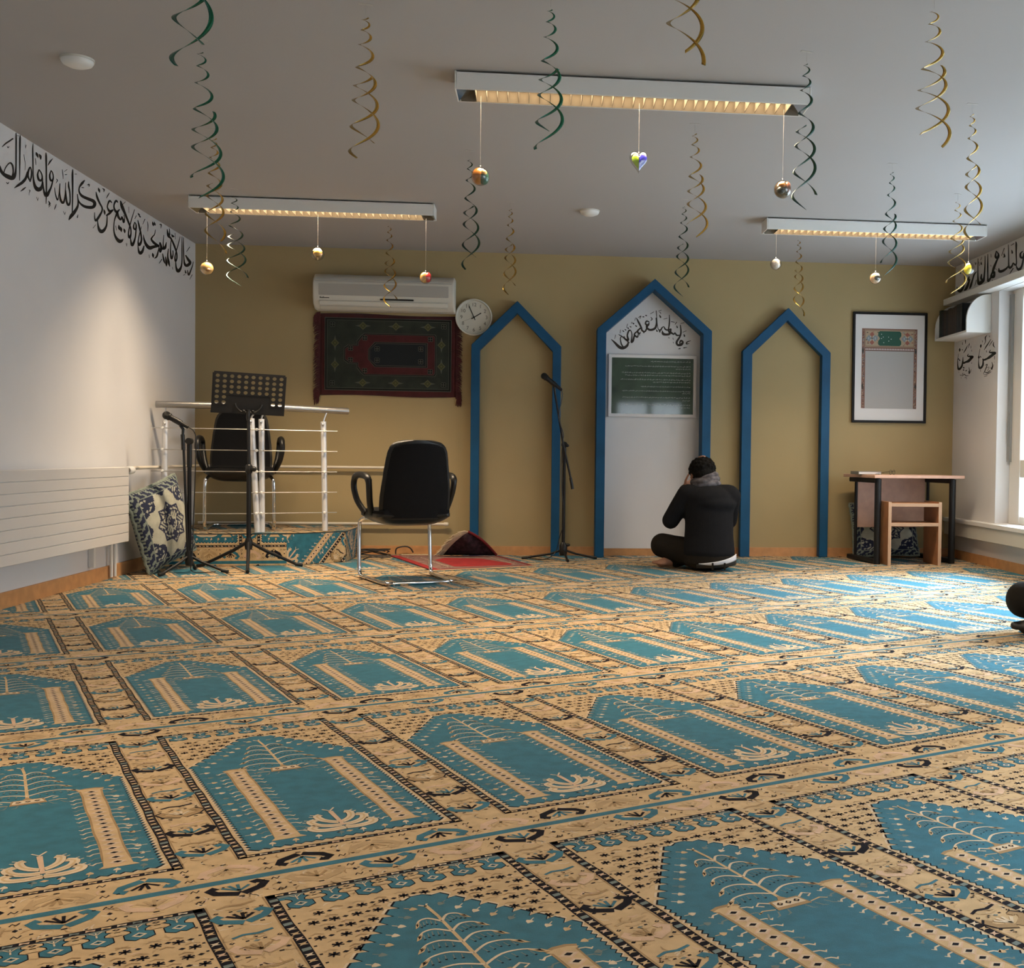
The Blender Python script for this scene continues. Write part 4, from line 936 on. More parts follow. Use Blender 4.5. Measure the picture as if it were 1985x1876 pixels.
# ------------------------------------------------------------------ cantilever chairs
def interp(t, xs, ys):
    for i in range(len(xs)-1):
        if t <= xs[i+1]: f = (t-xs[i])/(xs[i+1]-xs[i]); f = f*f*(3-2*f)*.5+f*.5; return ys[i]+(ys[i+1]-ys[i])*f
    return ys[-1]
def office_chair(label, loc, rz):
    t = thing('office_chair', label, 'chair', loc, rz, 'black cantilever armchairs')
    # chrome frame, one bent tube
    P = [(-.17, -.10, .385), (-.20, .16, .392), (-.223, .235, .375), (-.232, .258, .330), (-.236, .245, .10), (-.236, .238, .05), (-.234, .215, .020), (-.228, .17, .0135), (-.210, -.24, .0135), (-.195, -.285, .0135), (-.165, -.305, .0135)]
    L_ = catmull(P, 5); Rr = [(-x, y, z) for x, y, z in L_[::-1]]
    b = MB(); b.tube(L_+Rr, .0125, 14); b.build('frame', M_chrome, t)
    b = MB(); b.tube([(-.19, .08, .388), (.19, .08, .388)], .009, 10); b.tube([(-.18, -.08, .388), (.18, -.08, .388)], .009, 10); b.build('seat_support', M_bmetal, t)
    # seat: upholstered top, shell below
    vs = []; fs = []; NU, NV = 24, 20
    def seat(zf, k, sc, nm, m):
        b = MB(); vs = []
        for j in range(NV+1):
            y = -.215+.475*j/NV; e = abs(2*j/NV-1)
            for i in range(NU+1):
                x = (2*i/NU-1); hw = .235*sc*(1-.10*e**6) ; vs.append((x*hw, y, zf(x, 2*j/NV-1)))
        n = len(vs); vs2 = [(x, y, z) for x, y, z in vs]
        fs = [(j*(NU+1)+i, j*(NU+1)+i+1, (j+1)*(NU+1)+i+1, (j+1)*(NU+1)+i) for j in range(NV) for i in range(NU)]
        b.add(vs2, fs); o = b.build(nm, m, t, smooth=80); return o
    top = lambda x, v: .468-.028*abs(x)**4-.030*max(0, v)**4+.010*x*x-.012*(1-v*v)*(1-x*x)
    bot = lambda x, v: .408-.058*(1-x**4)*(1-abs(v)**5)+.008*abs(v)**6
    def closed(za, zb_, nm, m, sc=1.0):
        b = MB(); W = NU+1
        vs = []
        for f in (za, zb_):
            for j in range(NV+1):
                v = 2*j/NV-1; y = -.215+.475*j/NV
                for i in range(NU+1):
                    x = 2*i/NU-1; hw = .235*sc*(1-.12*abs(v)**8); vs.append((x*hw, y, f(x, v)))
        N = W*(NV+1)
        fs = [(j*W+i, j*W+i+1, (j+1)*W+i+1, (j+1)*W+i) for j in range(NV) for i in range(NU)]
        fs += [(N+j*W+i, N+(j+1)*W+i, N+(j+1)*W+i+1, N+j*W+i+1) for j in range(NV) for i in range(NU)]
        for i in range(NU): fs += [(i, N+i, N+i+1, i+1), (NV*W+i, NV*W+i+1, N+NV*W+i+1, N+NV*W+i)]
        for j in range(NV): fs += [(j*W, (j+1)*W, N+(j+1)*W, N+j*W), (j*W+NU, N+j*W+NU, N+(j+1)*W+NU, (j+1)*W+NU)]
        b.add(vs, fs); b.build(nm, m, t, smooth=60)
    closed(top, lambda x, v: .418+.012*x*x, 'seat', M_bfab)
    closed(lambda x, v: .420+.012*x*x, bot, 'seat_shell', M_bplast, 1.015)
    # backrest: shell with a rounded rim, fabric panel front and rear
    zs = [.395, .42, .47, .53, .60, .68, .76, .81, .845, .868, .882, .888]
    hws = [.205, .216, .222, .222, .217, .208, .197, .189, .176, .156, .122, .080]
    def loft(dy0, dy1, shrink, nm, m, ztop=.888, zlo=.395):
        b = MB(); n = 20; vs = []; NZ = 30
        for q in range(NZ+1):
            z = zlo+(ztop-zlo)*(1-(1-q/NZ)**1.5); hw = interp(min(z+shrink*.6*(q/NZ), .888), zs, hws)-shrink
            yc_ = interp(z, [.395, .50, .65, .888], [-.195, -.225, -.255, -.290])
            for i in range(n*2):
                if i < n: x = -1+2*i/(n-1); y = dy1
                else: x = 1-2*(i-n)/(n-1); y = dy0
                e = (1-abs(x)**6); mid = (dy0+dy1)/2
                vs.append((x*hw, yc_+.035*x*x+mid+(y-mid)*max(e, .12)*(1 if q < NZ else .4), z))
        m2 = 2*n
        fs = [(q*m2+i, q*m2+(i+1) % m2, (q+1)*m2+(i+1) % m2, (q+1)*m2+i) for q in range(NZ) for i in range(m2)]
        fs += [list(range(m2))[::-1], [NZ*m2+i for i in range(m2)]]
        b.add(vs, fs); b.build(nm, m, t, smooth=50)
    loft(-.024, .024, 0, 'backrest_shell', M_bplast)
    loft(.015, .045, .016, 'back_cushion', M_bfab, .872, .44)
    loft(-.032, -.016, .018, 'rear_panel', M_bfab, .866, .405)
    for sg in (-1, 1):
        P = catmull([(sg*.234, .095, .425), (sg*.272, .150, .50), (sg*.290, .172, .585), (sg*.289, .160, .640), (sg*.285, .115, .664), (sg*.280, .02, .668), (sg*.276, -.08, .660), (sg*.272, -.125, .635), (sg*.266, -.120, .575), (sg*.254, -.090, .50), (sg*.234, -.06, .425)], 4)
        b = MB(); b.tube(P, [.019 if .35 < abs(i/len(P)-.5)+.15 else .021 for i in range(len(P))], 12); b.build('armrest', M_bplast, t)
    return t
office_chair('black cantilever armchair seen from behind, on the open carpet', (-.828, 7.20, -.0), math.radians(22.5))
office_chair('black cantilever armchair behind the railing, on the carpeted platform', (-2.19, 8.53, PH+.003), math.radians(193))

# ------------------------------------------------------------------ music stand and microphone stands
mp = Vector((-1.955, 7.90, 0)); mp.x = bk(482, 1040, 7.90).x
ms = thing('music_stand', 'black perforated music stand in front of the railing', 'music stand', mp)
zc1 = bk(482, 800, 7.90).z; zc2 = bk(478, 722, 7.90).z
b = MB(); b.tube([(0, 0, .16), (0, 0, .66)], .0155, 14); b.build('lower_tube', M_bmetal, ms)
b = MB(); b.tube([(0, 0, .60), (-.004, 0, zc1+.02)], .011, 12); b.build('upper_tube', M_bmetal, ms)
b = MB(); b.lathe((0, 0, .655), [(.019, 0), (.024, .01), (.024, .05), (.017, .06)], 18); b.ell((.035, -.012, .685), (.022, .016, .018)); b.build('clutch_knob', M_bplast, ms)
b = MB(); b.lathe((0, 0, .13), [(.022, 0), (.026, .02), (.026, .06), (.018, .08)], 18); b.build('tripod_hub', M_bplast, ms)
for an in (-85, 12, 165):
    a = math.radians(an+8); d_ = Vector((math.cos(a), math.sin(a), 0)); L = .33
    b = MB(); b.tube([d_*.02+Vector((0, 0, .175)), d_*.11+Vector((0, 0, .12)), d_*L+Vector((0, 0, .014))], [.012, .012, .010], 10); lg = b.build('leg', M_bmetal, ms)
    b = MB(); b.tube([d_*(L-.02)+Vector((0, 0, .020)), d_*(L+.03)+Vector((0, 0, .012))], [.013, .012], 10); b.build('rubber_foot', M_bplast, lg)
dsk = MB(); NX, NZ = 10, 7; DW, DH = .478, .285; cw, chh = (DW-.02)/NX, (DH-.03)/NZ
Rm = Matrix.Rotation(math.radians(20), 3, 'Z') @ Matrix.Rotation(math.radians(1.6), 3, 'Y') @ Matrix.Rotation(math.radians(14), 3, 'X')
dc = Vector((-.014, .02, zc1-.010))
def dpt(x, z, y=0): return Rm @ Vector((x, y, z))+dc
for i in range(NX):
    for j in range(NZ):
        x0 = -DW/2+.01+cw*i; z0 = .022+chh*j
        hole = j >= 3 or (j in (1, 2) and (i < 2 or i > 7))
        if not hole: dsk.add([dpt(x0, z0), dpt(x0+cw, z0), dpt(x0+cw, z0+chh), dpt(x0, z0+chh)], [(0, 1, 2, 3)]); continue
        cx_, cz_ = x0+cw/2, z0+chh/2; r = .0128; n = 16; ci = []; sq = []
        for q in range(n):
            an = 2*PI*q/n+PI/4; ci.append(dpt(cx_+r*1.05*math.cos(an), cz_+r*.95*math.sin(an)))
            c_, s_ = math.cos(an), math.sin(an); mm_ = max(abs(c_), abs(s_)); sq.append(dpt(cx_+cw/2*c_/mm_, cz_+chh/2*s_/mm_))
        dsk.add(ci+sq, [(q, (q+1) % n, n+(q+1) % n, n+q) for q in range(n)])
ztop_ = .022+chh*NZ
for (x0, z0, x1, z1) in ((-DW/2, 0, DW/2, .022), (-DW/2+.008, ztop_, DW/2-.008, ztop_+.010), (-DW/2, .022, -DW/2+.01, ztop_), (DW/2-.01, .022, DW/2, ztop_)):
    dsk.add([dpt(x0, z0), dpt(x1, z0), dpt(x1, z1), dpt(x0, z1)], [(0, 1, 2, 3)])
o = dsk.build('desk_plate', M_bmetal, ms, smooth=0); sd = o.modifiers.new('t', 'SOLIDIFY'); sd.thickness = .003
b = MB(); b.add([dpt(-DW/2, 0), dpt(DW/2, 0), dpt(DW/2, 0, .05), dpt(-DW/2, 0, .05), dpt(-DW/2, .003), dpt(DW/2, .003), dpt(DW/2, .003, .05), dpt(-DW/2, .003, .05)], [(3, 2, 1, 0), (4, 5, 6, 7), (0, 1, 5, 4), (2, 3, 7, 6), (1, 2, 6, 5), (3, 0, 4, 7)]); b.build('desk_lip', M_bmetal, ms)
b = MB()
for sg in (-1, 1):
    b.tube(catmull([dpt(0, .02, -.022), dpt(sg*.045, .022, -.020), dpt(sg*.075, .045, -.016), dpt(sg*.088, .075, -.008)], 4), .006, 8); b.ell(dpt(sg*.03, .028, -.026), (.011, .009, .009))
b.tube([dpt(0, .035, -.020), dpt(0, -.02, -.024), Vector((-.003, 0, zc1-.05))], .013, 10); b.build('desk_bracket', M_bplast, ms)

def mic(parent, head, tail, r=.026):
    h = Vector(head); t_ = Vector(tail); d_ = (t_-h).normalized()
    b = MB(); b.ell(h, (r, r, r), nu=20, nv=14); b.build('microphone_grille', mat('dark_mesh', (.03, .03, .03), .45, .8, bump=.6, bscale=900), parent)
    b = MB(); L = (t_-h).length; b.tube([h+d_*r*.55, h+d_*r*.9, h+d_*(r*1.0), h+d_*L*.55, t_], [r*.9, r*.92, r*.72, r*.58, r*.42], 18); b.build('microphone_body', M_bmetal, parent)
    b = MB(); c_ = h+d_*L*.50; b.tube([c_-d_*.025, c_+d_*.025], r*.72, 14); b.build('microphone_clip', M_bplast, parent)
    return h+d_*L*.5
Ym = 7.58
m0 = fl(366, 1094, 0); m0 = Vector((bk(367, 1000, Ym).x, Ym, 0))
s1_ = thing('microphone_stand', 'black microphone stand with folded boom beside the patterned cushion', 'microphone stand', m0, 0, 'microphone stands')
loc = lambda px, py, dy=0: bk(px, py, Ym+dy)-m0
zt = loc(367, 855).z
b = MB(); b.tube([(0, 0, .10), (0, 0, zt-.15)], .0135, 12); b.build('pole', M_bmetal, s1_)
b = MB(); b.tube([(0, 0, zt-.17), (0, 0, zt-.02)], .0165, 12); b.build('height_clutch', M_bplast, s1_)
b = MB(); b.tube([(0, -.025, zt), (0, .02, zt)], .021, 16); b.build('boom_joint', M_bplast, s1_)
b = MB(); b.tube([loc(354, 842, -.02), loc(356, 870, -.02), loc(364, 1070, -.02)], .008, 10); b.build('boom', M_bmetal, s1_)
b = MB(); b.tube([loc(354, 842, -.02), loc(355.5, 872, -.02)], .013, 12); b.build('boom_grip', M_bplast, s1_)
cl = mic(s1_, loc(323, 805, -.03), loc(365, 828, -.02), .027)
b = MB(); b.tube([cl, loc(355, 832, -.02), loc(354, 846, -.02)], [.009, .010, .008], 10); b.build('clip_mount', M_bplast, s1_)
b = MB(); b.tube(catmull([loc(365, 828, -.02), loc(375, 835, -.02), loc(380, 852, -.02), loc(379, 900, -.02), loc(377, 960, -.01), loc(374, 1040, -.01), loc(372, 1085, -.03), (.03, -.05, .02), (.10, -.02, .008), (.16, .03, .007)], 5), .0035, 6); b.build('cable', M_bplast, s1_)
b = MB(); b.lathe((0, 0, .05), [(.022, 0), (.026, .02), (.026, .08), (.016, .10)], 16); b.build('tripod_hub', M_bplast, s1_)
for an in (-118, -4, 96):
    a = math.radians(an); d_ = Vector((math.cos(a), math.sin(a), 0)); L = .235 if an < 0 else .20
    b = MB(); b.tube([d_*.015+Vector((0, 0, .11)), d_*.08+Vector((0, 0, .075)), d_*L+Vector((0, 0, .013))], .009, 10); lg = b.build('leg', M_bmetal, s1_)
    b = MB(); b.tube([d_*(L-.025)+Vector((0, 0, .018)), d_*(L+.02)+Vector((0, 0, .012))], .0115, 10); b.build('rubber_foot', M_bplast, lg)
Yn = 8.62
n0 = Vector((bk(1092.5, 1000, Yn).x, Yn, 0))
s2_ = thing('microphone_stand', 'tall black boom microphone stand between the left arch and the tall arch', 'microphone stand', n0, 0, 'microphone stands')
loc = lambda px, py, dy=0: bk(px, py, Yn+dy)-n0
zt = loc(1092, 862).z
b = MB(); b.tube([(0, 0, .10), (0, 0, zt-.12)], .0125, 12); b.build('pole', M_bmetal, s2_)
b = MB(); b.tube([(0, 0, zt-.14), (0, 0, zt-.02)], .0155, 12); b.build('height_clutch', M_bplast, s2_)
b = MB(); b.tube([(0, -.03, zt), (0, .02, zt)], .024, 16); b.ell((.022, -.03, zt-.006), (.014, .010, .012)); b.build('boom_joint', M_bplast, s2_)
b = MB(); b.tube([loc(1076, 762, -.03), loc(1092, 862, -.03), loc(1107, 930, -.03)], .008, 10); b.build('boom', M_bmetal, s2_)
b = MB(); b.tube([loc(1106, 926, -.03), loc(1110, 948, -.03)], .0115, 12); b.build('boom_counterweight', M_bplast, s2_)
cl = mic(s2_, loc(1055, 729, -.05), loc(1089, 756, -.03), .026)
b = MB(); b.tube([cl, loc(1075, 752, -.03), loc(1076, 764, -.03)], [.009, .010, .008], 10); b.build('clip_mount', M_bplast, s2_)
b = MB(); b.tube(catmull([loc(1089, 756, -.03), loc(1090, 770, -.03), loc(1084, 800, -.04), loc(1084, 815, -.045), loc(1092, 840, -.045), loc(1091, 856, -.05), loc(1088, 900, -.02), loc(1090, 960, -.02), loc(1093, 985, -.02), loc(1091, 1020, -.02), loc(1085, 1040, -.02), (-.06, -.02, .06), (-.13, -.05, .012), (-.20, -.02, .007), (-.26, .05, .007)], 5), .0035, 6); b.build('cable', M_bplast, s2_)
b = MB(); b.lathe((0, 0, .035), [(.026, 0), (.030, .02), (.030, .075), (.016, .10)], 16); b.ell((.035, 0, .115), (.018, .010, .012)); b.build('tripod_hub', M_bplast, s2_)
for an, L in ((-82, .20), (14, .25), (176, .30)):
    a = math.radians(an); d_ = Vector((math.cos(a), math.sin(a), 0))
    b = MB(); b.tube([d_*.015+Vector((0, 0, .075)), d_*.10+Vector((0, 0, .045)), d_*L+Vector((0, 0, .012))], .0085, 10); lg = b.build('leg', M_bmetal, s2_)
    b = MB(); b.tube([d_*(L-.025)+Vector((0, 0, .016)), d_*(L+.02)+Vector((0, 0, .0115))], .011, 10); b.build('rubber_foot', M_bplast, lg)

# ------------------------------------------------------------------ cushions
CU = [mat('cushion_navy', (.012, .018, .050), .9, bump=.4, bscale=300), mat('cushion_cream', (.38, .38, .31), .8, bump=.3, bscale=300, var=.12, vscale=20), mat('cushion_sage', (.20, .235, .20), .8, bump=.3, bscale=300, var=.15, vscale=25)]
def cushion_pat(u, v):
    """u,v in -1..1 : 0 navy 1 cream 2 sage"""
    m_ = max(abs(u), abs(v)); s_ = u if abs(u) < abs(v) else v
    fl_ = math.sin(u*34+2*math.sin(v*21))*math.sin(v*31+2*math.sin(u*19))
    if m_ > .95: return 2 if math.sin(s_*70) > -.2 else 0
    if m_ > .80: return 0 if math.sin(s_*26+(m_-.86)*30)*1.0+math.sin(s_*52)*.5 > -.35 else 2
    if m_ > .775: return 2
    an = math.atan2(v, u); r = math.hypot(u, v)
    star = .43+.12*(1-abs(math.sin(an*4))**.8)
    if r < star:
        if r > star-.05: return 0
        if r < .09: return 0 if fl_ > -.2 else 1
        return 1 if (fl_ > .12 or abs(r-.16) < .018) else 0
    # corner quarter medallions and side points
    c = math.hypot(abs(u)-.775, abs(v)-.775); can = math.atan2(.775-abs(v), .775-abs(u))
    if c < .40+.06*abs(math.cos(can*4)): return 1 if fl_ > .22 and c < .37 else 0
    for (a, b_) in ((u, abs(v)), (v, abs(u))):
        if abs(a)+(0.775-b_)*1.6 < .16: return 0
    return 1
def cushion(label, w, h, t_, basis, center, sag=0.0):
    Wv, Hv, Nv = basis; N = 84; b = MB(); rnd2 = random.Random(4)
    def prof(u, v): return (max(0, (1-abs(u)**2.6))*max(0, (1-abs(v)**2.6)))**.55
    M3 = Matrix((Wv, -Nv, Hv)).transposed()
    vs = []
    for side_ in (1, -1):
        for j in range(N+1):
            for i in range(N+1):
                u, v = -1+2*i/N, -1+2*j/N
                pin = 1-.05*(1-abs(v)**2)*abs(u)**6; pin2 = 1-.05*(1-abs(u)**2)*abs(v)**6
                wr = .006*noise.noise(Vector((u*2.2, v*2.2, 3.1*side_)))+.010*sag*math.sin(3*u+2*v)
                vs.append(Vector((u*w/2*pin, -side_*(t_/2*prof(u, v)+.006)+wr, v*h/2*pin2)))
    W = N+1; T_ = W*W; fs = []; mi = []
    for j in range(N):
        for i in range(N):
            u, v = -1+2*(i+.5)/N, -1+2*(j+.5)/N; k = cushion_pat(u, v)
            fs.append((j*W+i, j*W+i+1, (j+1)*W+i+1, (j+1)*W+i)); mi.append(k)
            fs.append((T_+j*W+i, T_+(j+1)*W+i, T_+(j+1)*W+i+1, T_+j*W+i+1)); mi.append(k)
    for i in range(N):
        fs += [(i, T_+i, T_+i+1, i+1), (N*W+i, N*W+i+1, T_+N*W+i+1, T_+N*W+i), (i*W, (i+1)*W, T_+(i+1)*W, T_+i*W), (i*W+N, T_+i*W+N, T_+(i+1)*W+N, (i+1)*W+N)]; mi += [2]*4
    o = thing('cushion', label, 'cushion', center, 0, 'patterned floor cushions')
    me = bpy.data.meshes.new('cover'); me.from_pydata([M3 @ p for p in vs], [], fs)
    for mm in CU: me.materials.append(mm)
    me.polygons.foreach_set('material_index', mi); me.polygons.foreach_set('use_smooth', [True]*len(fs))
    ob = bpy.data.objects.new('cover', me); COL.objects.link(ob); ob.parent = o
    pts = []
    for s_ in range(4):
        for q in range(24):
            a = -1+2*q/24; u, v = ((a, -1), (1, a), (-a, 1), (-1, -a))[s_]
            pin = 1-.05*(1-abs(v)**2)*abs(u)**6; pin2 = 1-.05*(1-abs(u)**2)*abs(v)**6
            pts.append(M3 @ Vector((u*w/2*pin, .006*math.sin(q*1.9), v*h/2*pin2)))
    b = MB(); b.tube(pts, [.009+.003*(i % 2) for i in range(len(pts))], 8, closed=True); b.build('braided_edge', CU[2], o)
    return o
Wv = Vector((.15, .50, .13)).normalized(); Hv = Vector((-.113, -.099, .51)); Hv = (Hv-Wv*Hv.dot(Wv)).normalized(); Nv = Wv.cross(Hv)
cushion('large navy and cream patterned cushion leaning by the left wall and radiator', .53, .54, .15, (Wv, Hv, Nv), Vector((-2.475, 7.665, .322)))
Wv = Vector((1, .05, .02)).normalized(); Hv = Vector((0, .22, .97)); Hv = (Hv-Wv*Hv.dot(Wv)).normalized()
cushion('navy and cream patterned cushion against the tan wall behind the desk', .56, .44, .12, (Wv, Hv, Wv.cross(Hv)), Vector((2.835, 8.895, .232)))

# ------------------------------------------------------------------ red floor rug with a flipped corner
RM = [mat('rug_red', (.30, .012, .014), .95, bump=.5, bscale=400, var=.15, vscale=15), mat('rug_dusty', (.22, .125, .105), .95, bump=.5, bscale=400, var=.25, vscale=30), mat('rug_dark_red', (.17, .012, .014), .95, bump=.5, bscale=400), mat('rug_underside', (.035, .014, .020), .95, bump=.6, bscale=200, var=.6, vscale=30), mat('rug_fringe', (.52, .42, .28), .95), mat('rug_pale_line', (.45, .36, .27), .95)]
c1, c2, c3, c4 = fl(757, 1078.5), fl(838, 1107), fl(1035, 1098), fl(968, 1078)
for q_ in (c1, c4): q_.y = min(q_.y, 8.86)
ctr = (c1+c2+c3+c4)/4
fr = thing('prayer_rug', 'red prayer rug lying on the carpet with one fringed corner flipped up', 'rug', (ctr.x, ctr.y, 0))
b = MB(True); b.prism([(p.x, p.y, .0025) for p in (c1, c2, c3, c4)], (0, 0, .006)); b.build('pile', RM[2], fr, smooth=0)
def bl(u, v): return (c1*(1-u)*(1-v)+c2*u*(1-v)+c3*u*v+c4*(1-u)*v)
def quad(b, L, k, u0, v0, u1, v1): b.add([bl(*q)+Vector((0, 0, .0088+L*.0003)) for q in ((u0, v0), (u1, v0), (u1, v1), (u0, v1))], [(0, 1, 2, 3)], k)
b = MB(True)
quad(b, 0, 0, 0, 0, 1, .07); quad(b, 0, 1, .04, .07, .96, .95); quad(b, 1, 5, .16, .215, .84, .225); quad(b, 1, 5, .16, .86, .84, .87)
b.add([bl(u, v)+Vector((0, 0, .0096)) for u, v in ((.22, .42), (.38, .27), (.86, .27), (.90, .40), (.90, .80), (.80, .86), (.30, .74))], [list(range(7))], 0)
rnd = random.Random(8)
for q in range(160):
    u, v = rnd.uniform(.05, .95), rnd.choice((rnd.uniform(.08, .26), rnd.uniform(.85, .95))); quad(b, 2, rnd.choice((2, 3, 5, 1)), u, v, u+.012, v+.012)
b.build('woven_pattern', RM, fr, smooth=0)
# flipped corner: a curled sheet rising from the back edge
e0, e1 = c1.lerp(c4, .48)+Vector((0, -.02, .014)), c4+Vector((-.02, -.03, .014)); ap = bk(908, 1031, 8.66)
N = 14; vs = []; fs = []
for j in range(N+1):
    for i in range(N+1):
        u, v = i/N, j/N; base = e0+(e1-e0)*u; p = base+(ap-base)*v
        p = p+Vector((0, -.07*math.sin(PI*v)*(.6+.4*math.sin(u*5)), .02*math.sin(PI*v)+.012*math.sin(u*9)*(1-v)*v*4)); vs.append(p)
for j in range(N):
    for i in range(N): fs.append((j*(N+1)+i, j*(N+1)+i+1, (j+1)*(N+1)+i+1, (j+1)*(N+1)+i))
b = MB(True); b.add(vs, fs); o = b.build('flipped_corner', RM[3], fr, smooth=80); sd = o.modifiers.new('t', 'SOLIDIFY'); sd.thickness = .006
b = MB(True); ed = [vs[j*(N+1)+N]+Vector((0, -.004, .003)) for j in range(N+1)]; b.tube(ed, .010, 8); b.build('selvedge', RM[2], fr)
b = MB(True)
for j in range(110):
    f_ = j/109*N; k = min(int(f_), N-1); p = vs[k*(N+1)].lerp(vs[(k+1)*(N+1)], f_-k)
    d_ = Vector((-.045-.03*rnd.random(), -.02, .012-.03*rnd.random()))
    if p.z+d_.z < .012: d_.z = .012-p.z
    b.tube([p, p+d_*.5+Vector((0, 0, .008)), p+d_], [.004, .0045, .002], 5)
b.build('fringe', RM[4], fr); b = MB(True)
for j in range(60):
    p = e0+Vector((-.01*rnd.random(), 0, .004)); p = c1.lerp(c4, .1+.25*j/60)+Vector((0, 0, .012)); b.tube([p, p+Vector((-.02+.02*rnd.random(), .03+.02*rnd.random(), .002))], [.0035, .002], 5)
b.build('fringe', RM[4], fr); b = MB(True)
for j in range(90):
    p = c2.lerp(c3, j/89)+Vector((0, 0, .006)); b.tube([p, p+Vector((.012, -.020-.008*rnd.random(), -.001))], [.003, .002], 5)
b.build('fringe', RM[4], fr)

# ------------------------------------------------------------------ cables on the floor
M_cable = mat('black_cable', (.012, .010, .009), .5)
pts = []
cc = fl(727, 1079)
for q in range(60):
    an = q*.42; r = .075+.02*math.sin(q*.9); pts.append((cc.x+r*1.25*math.cos(an)+.02*math.sin(q*.31), min(D-.03, cc.y-.03+r*.55*math.sin(an)), .012+.028*(1+math.sin(an*.5+q*.05))*.9))
b = MB(True); b.tube(pts, .0045, 6); e_ = [fl(704, 1084, .008), fl(715, 1080, .008), fl(740, 1080, .008), fl(757, 1080, .008)]
b.tube(catmull([tuple(p) for p in e_], 5), .0045, 6); 
tag(b.build('cable_coil', M_cable, None, loc=(cc.x, cc.y, .01)), 'small coil of black cable on the carpet between platform and red rug', 'cable')
b = MB(True); L_ = [bk(x, y, D-.06) for x, y in ((767, 1074), (768, 1064), (776, 1060), (788, 1059), (796, 1063), (801, 1071))]
b.tube(catmull([tuple(p) for p in L_], 5), .0055, 8); tag(b.build('cable_loop', M_cable, None, loc=L_[0]), 'black cable loop standing up against the baseboard behind the red rug', 'cable')

# ------------------------------------------------------------------ desk, open stool-shelf, book
ds = thing('desk', 'small desk with pinkish beech top and black steel legs in the right corner', 'desk', (2.60, 8.33, 0), math.radians(8.0))
zt = .687
b = MB(); b.box2((-.045, -.035, zt-.024), (.715, .555, zt)); b.build('table_top', M_pink, ds, bevel=.003)
for x, side_ in ((0, -1), (.630, 1)):
    b = MB(); b.tube([(x, 0, .001), (x, 0, zt-.03)], .0255, 18); b.build('leg', M_bmetal, ds)
    b = MB(); b.tube([(x, .40, .03), (x, .40, zt-.03)], .0125, 12); b.build('leg', M_bmetal, ds)
    b = MB(); b.box2((x-.02, -.005, zt-.062), (x+.02, .50, zt-.0245)); b.build('top_arm', M_bmetal, ds, bevel=.008)
    b = MB(); b.box2((x-.022, -.01, .004), (x+.022, .52, .040)); b.build('foot_bar', M_bmetal, ds, bevel=.008)
b = MB(); b.box2((.016, .415, .26), (.614, .435, zt-.0245)); b.build('modesty_panel', M_pink, ds, bevel=.002)
st = thing('stool', 'small open beech plywood box stool with a shelf, under the desk front', 'stool', (2.655, 8.235, 0), math.radians(2))
sw, sh_, sd_ = .425, .485, .30
for x in (0, sw-.026):
    b = MB(); b.box2((x, .003, 0), (x+.026, sd_, sh_)); o = b.build('side_panel', M_ply, st, bevel=.0015)
    e = MB()
    for k in range(3): e.box2((x+.001+.0085*k, 0, .001), (x+.001+.0085*k+.007, .003, sh_-.001))
    e.build('ply_edge', M_plyedge, o, smooth=0)
for z, nm in ((sh_-.036, 'top_board'), (.300, 'shelf_board')):
    b = MB(); b.box2((.026, .003, z), (sw-.026, sd_-.01, z+.026)); o = b.build(nm, M_ply, st, bevel=.0015)
    e = MB()
    for k in range(3): e.box2((.026, 0, z+.001+.0085*k), (sw-.026, .003, z+.001+.0085*k+.007))
    e.build('ply_edge', M_plyedge, o, smooth=0)
p = fl(1668, 917, zt)
bo = thing('book', 'thin open-edged book lying flat on the left end of the desk top', 'book', (2.585, 8.60, zt+.0005), math.radians(10))
b = MB(); b.box2((-.10, -.07, 0), (.10, .07, .004)); b.box2((-.10, -.07, .020), (.10, .07, .024)); b.box2((-.10, -.07, 0), (-.096, .07, .024)); b.build('cover', mat('grey_cover', (.20, .19, .17), .6), bo, bevel=.001)
b = MB(); b.box2((-.094, -.066, .0042), (.096, .066, .0198)); b.build('page_block', M_paper, bo, smooth=0)
gl = thing('reading_glasses', 'folded dark reading glasses standing on the desk beside the flat book', 'glasses', (2.745, 8.44, zt+.001), math.radians(50))
b = MB()
for sg in (-1, 1): b.tube([(sg*.032+.024*math.cos(a*PI/8), 0, .020+.018*math.sin(a*PI/8)) for a in range(16)], .0016, 6, closed=True)
b.tube([(-.009, 0, .024), (0, 0, .028), (.009, 0, .024)], .0014, 6); b.build('frame', M_bplast, gl)
for sg in (-1, 1):
    b = MB(); b.tube([(sg*.056, 0, .026), (sg*.058, .01, .026), (sg*.04, .10, .012), (sg*.02, .13, .003)], .0013, 6); b.build('temple_arm', M_bplast, gl)

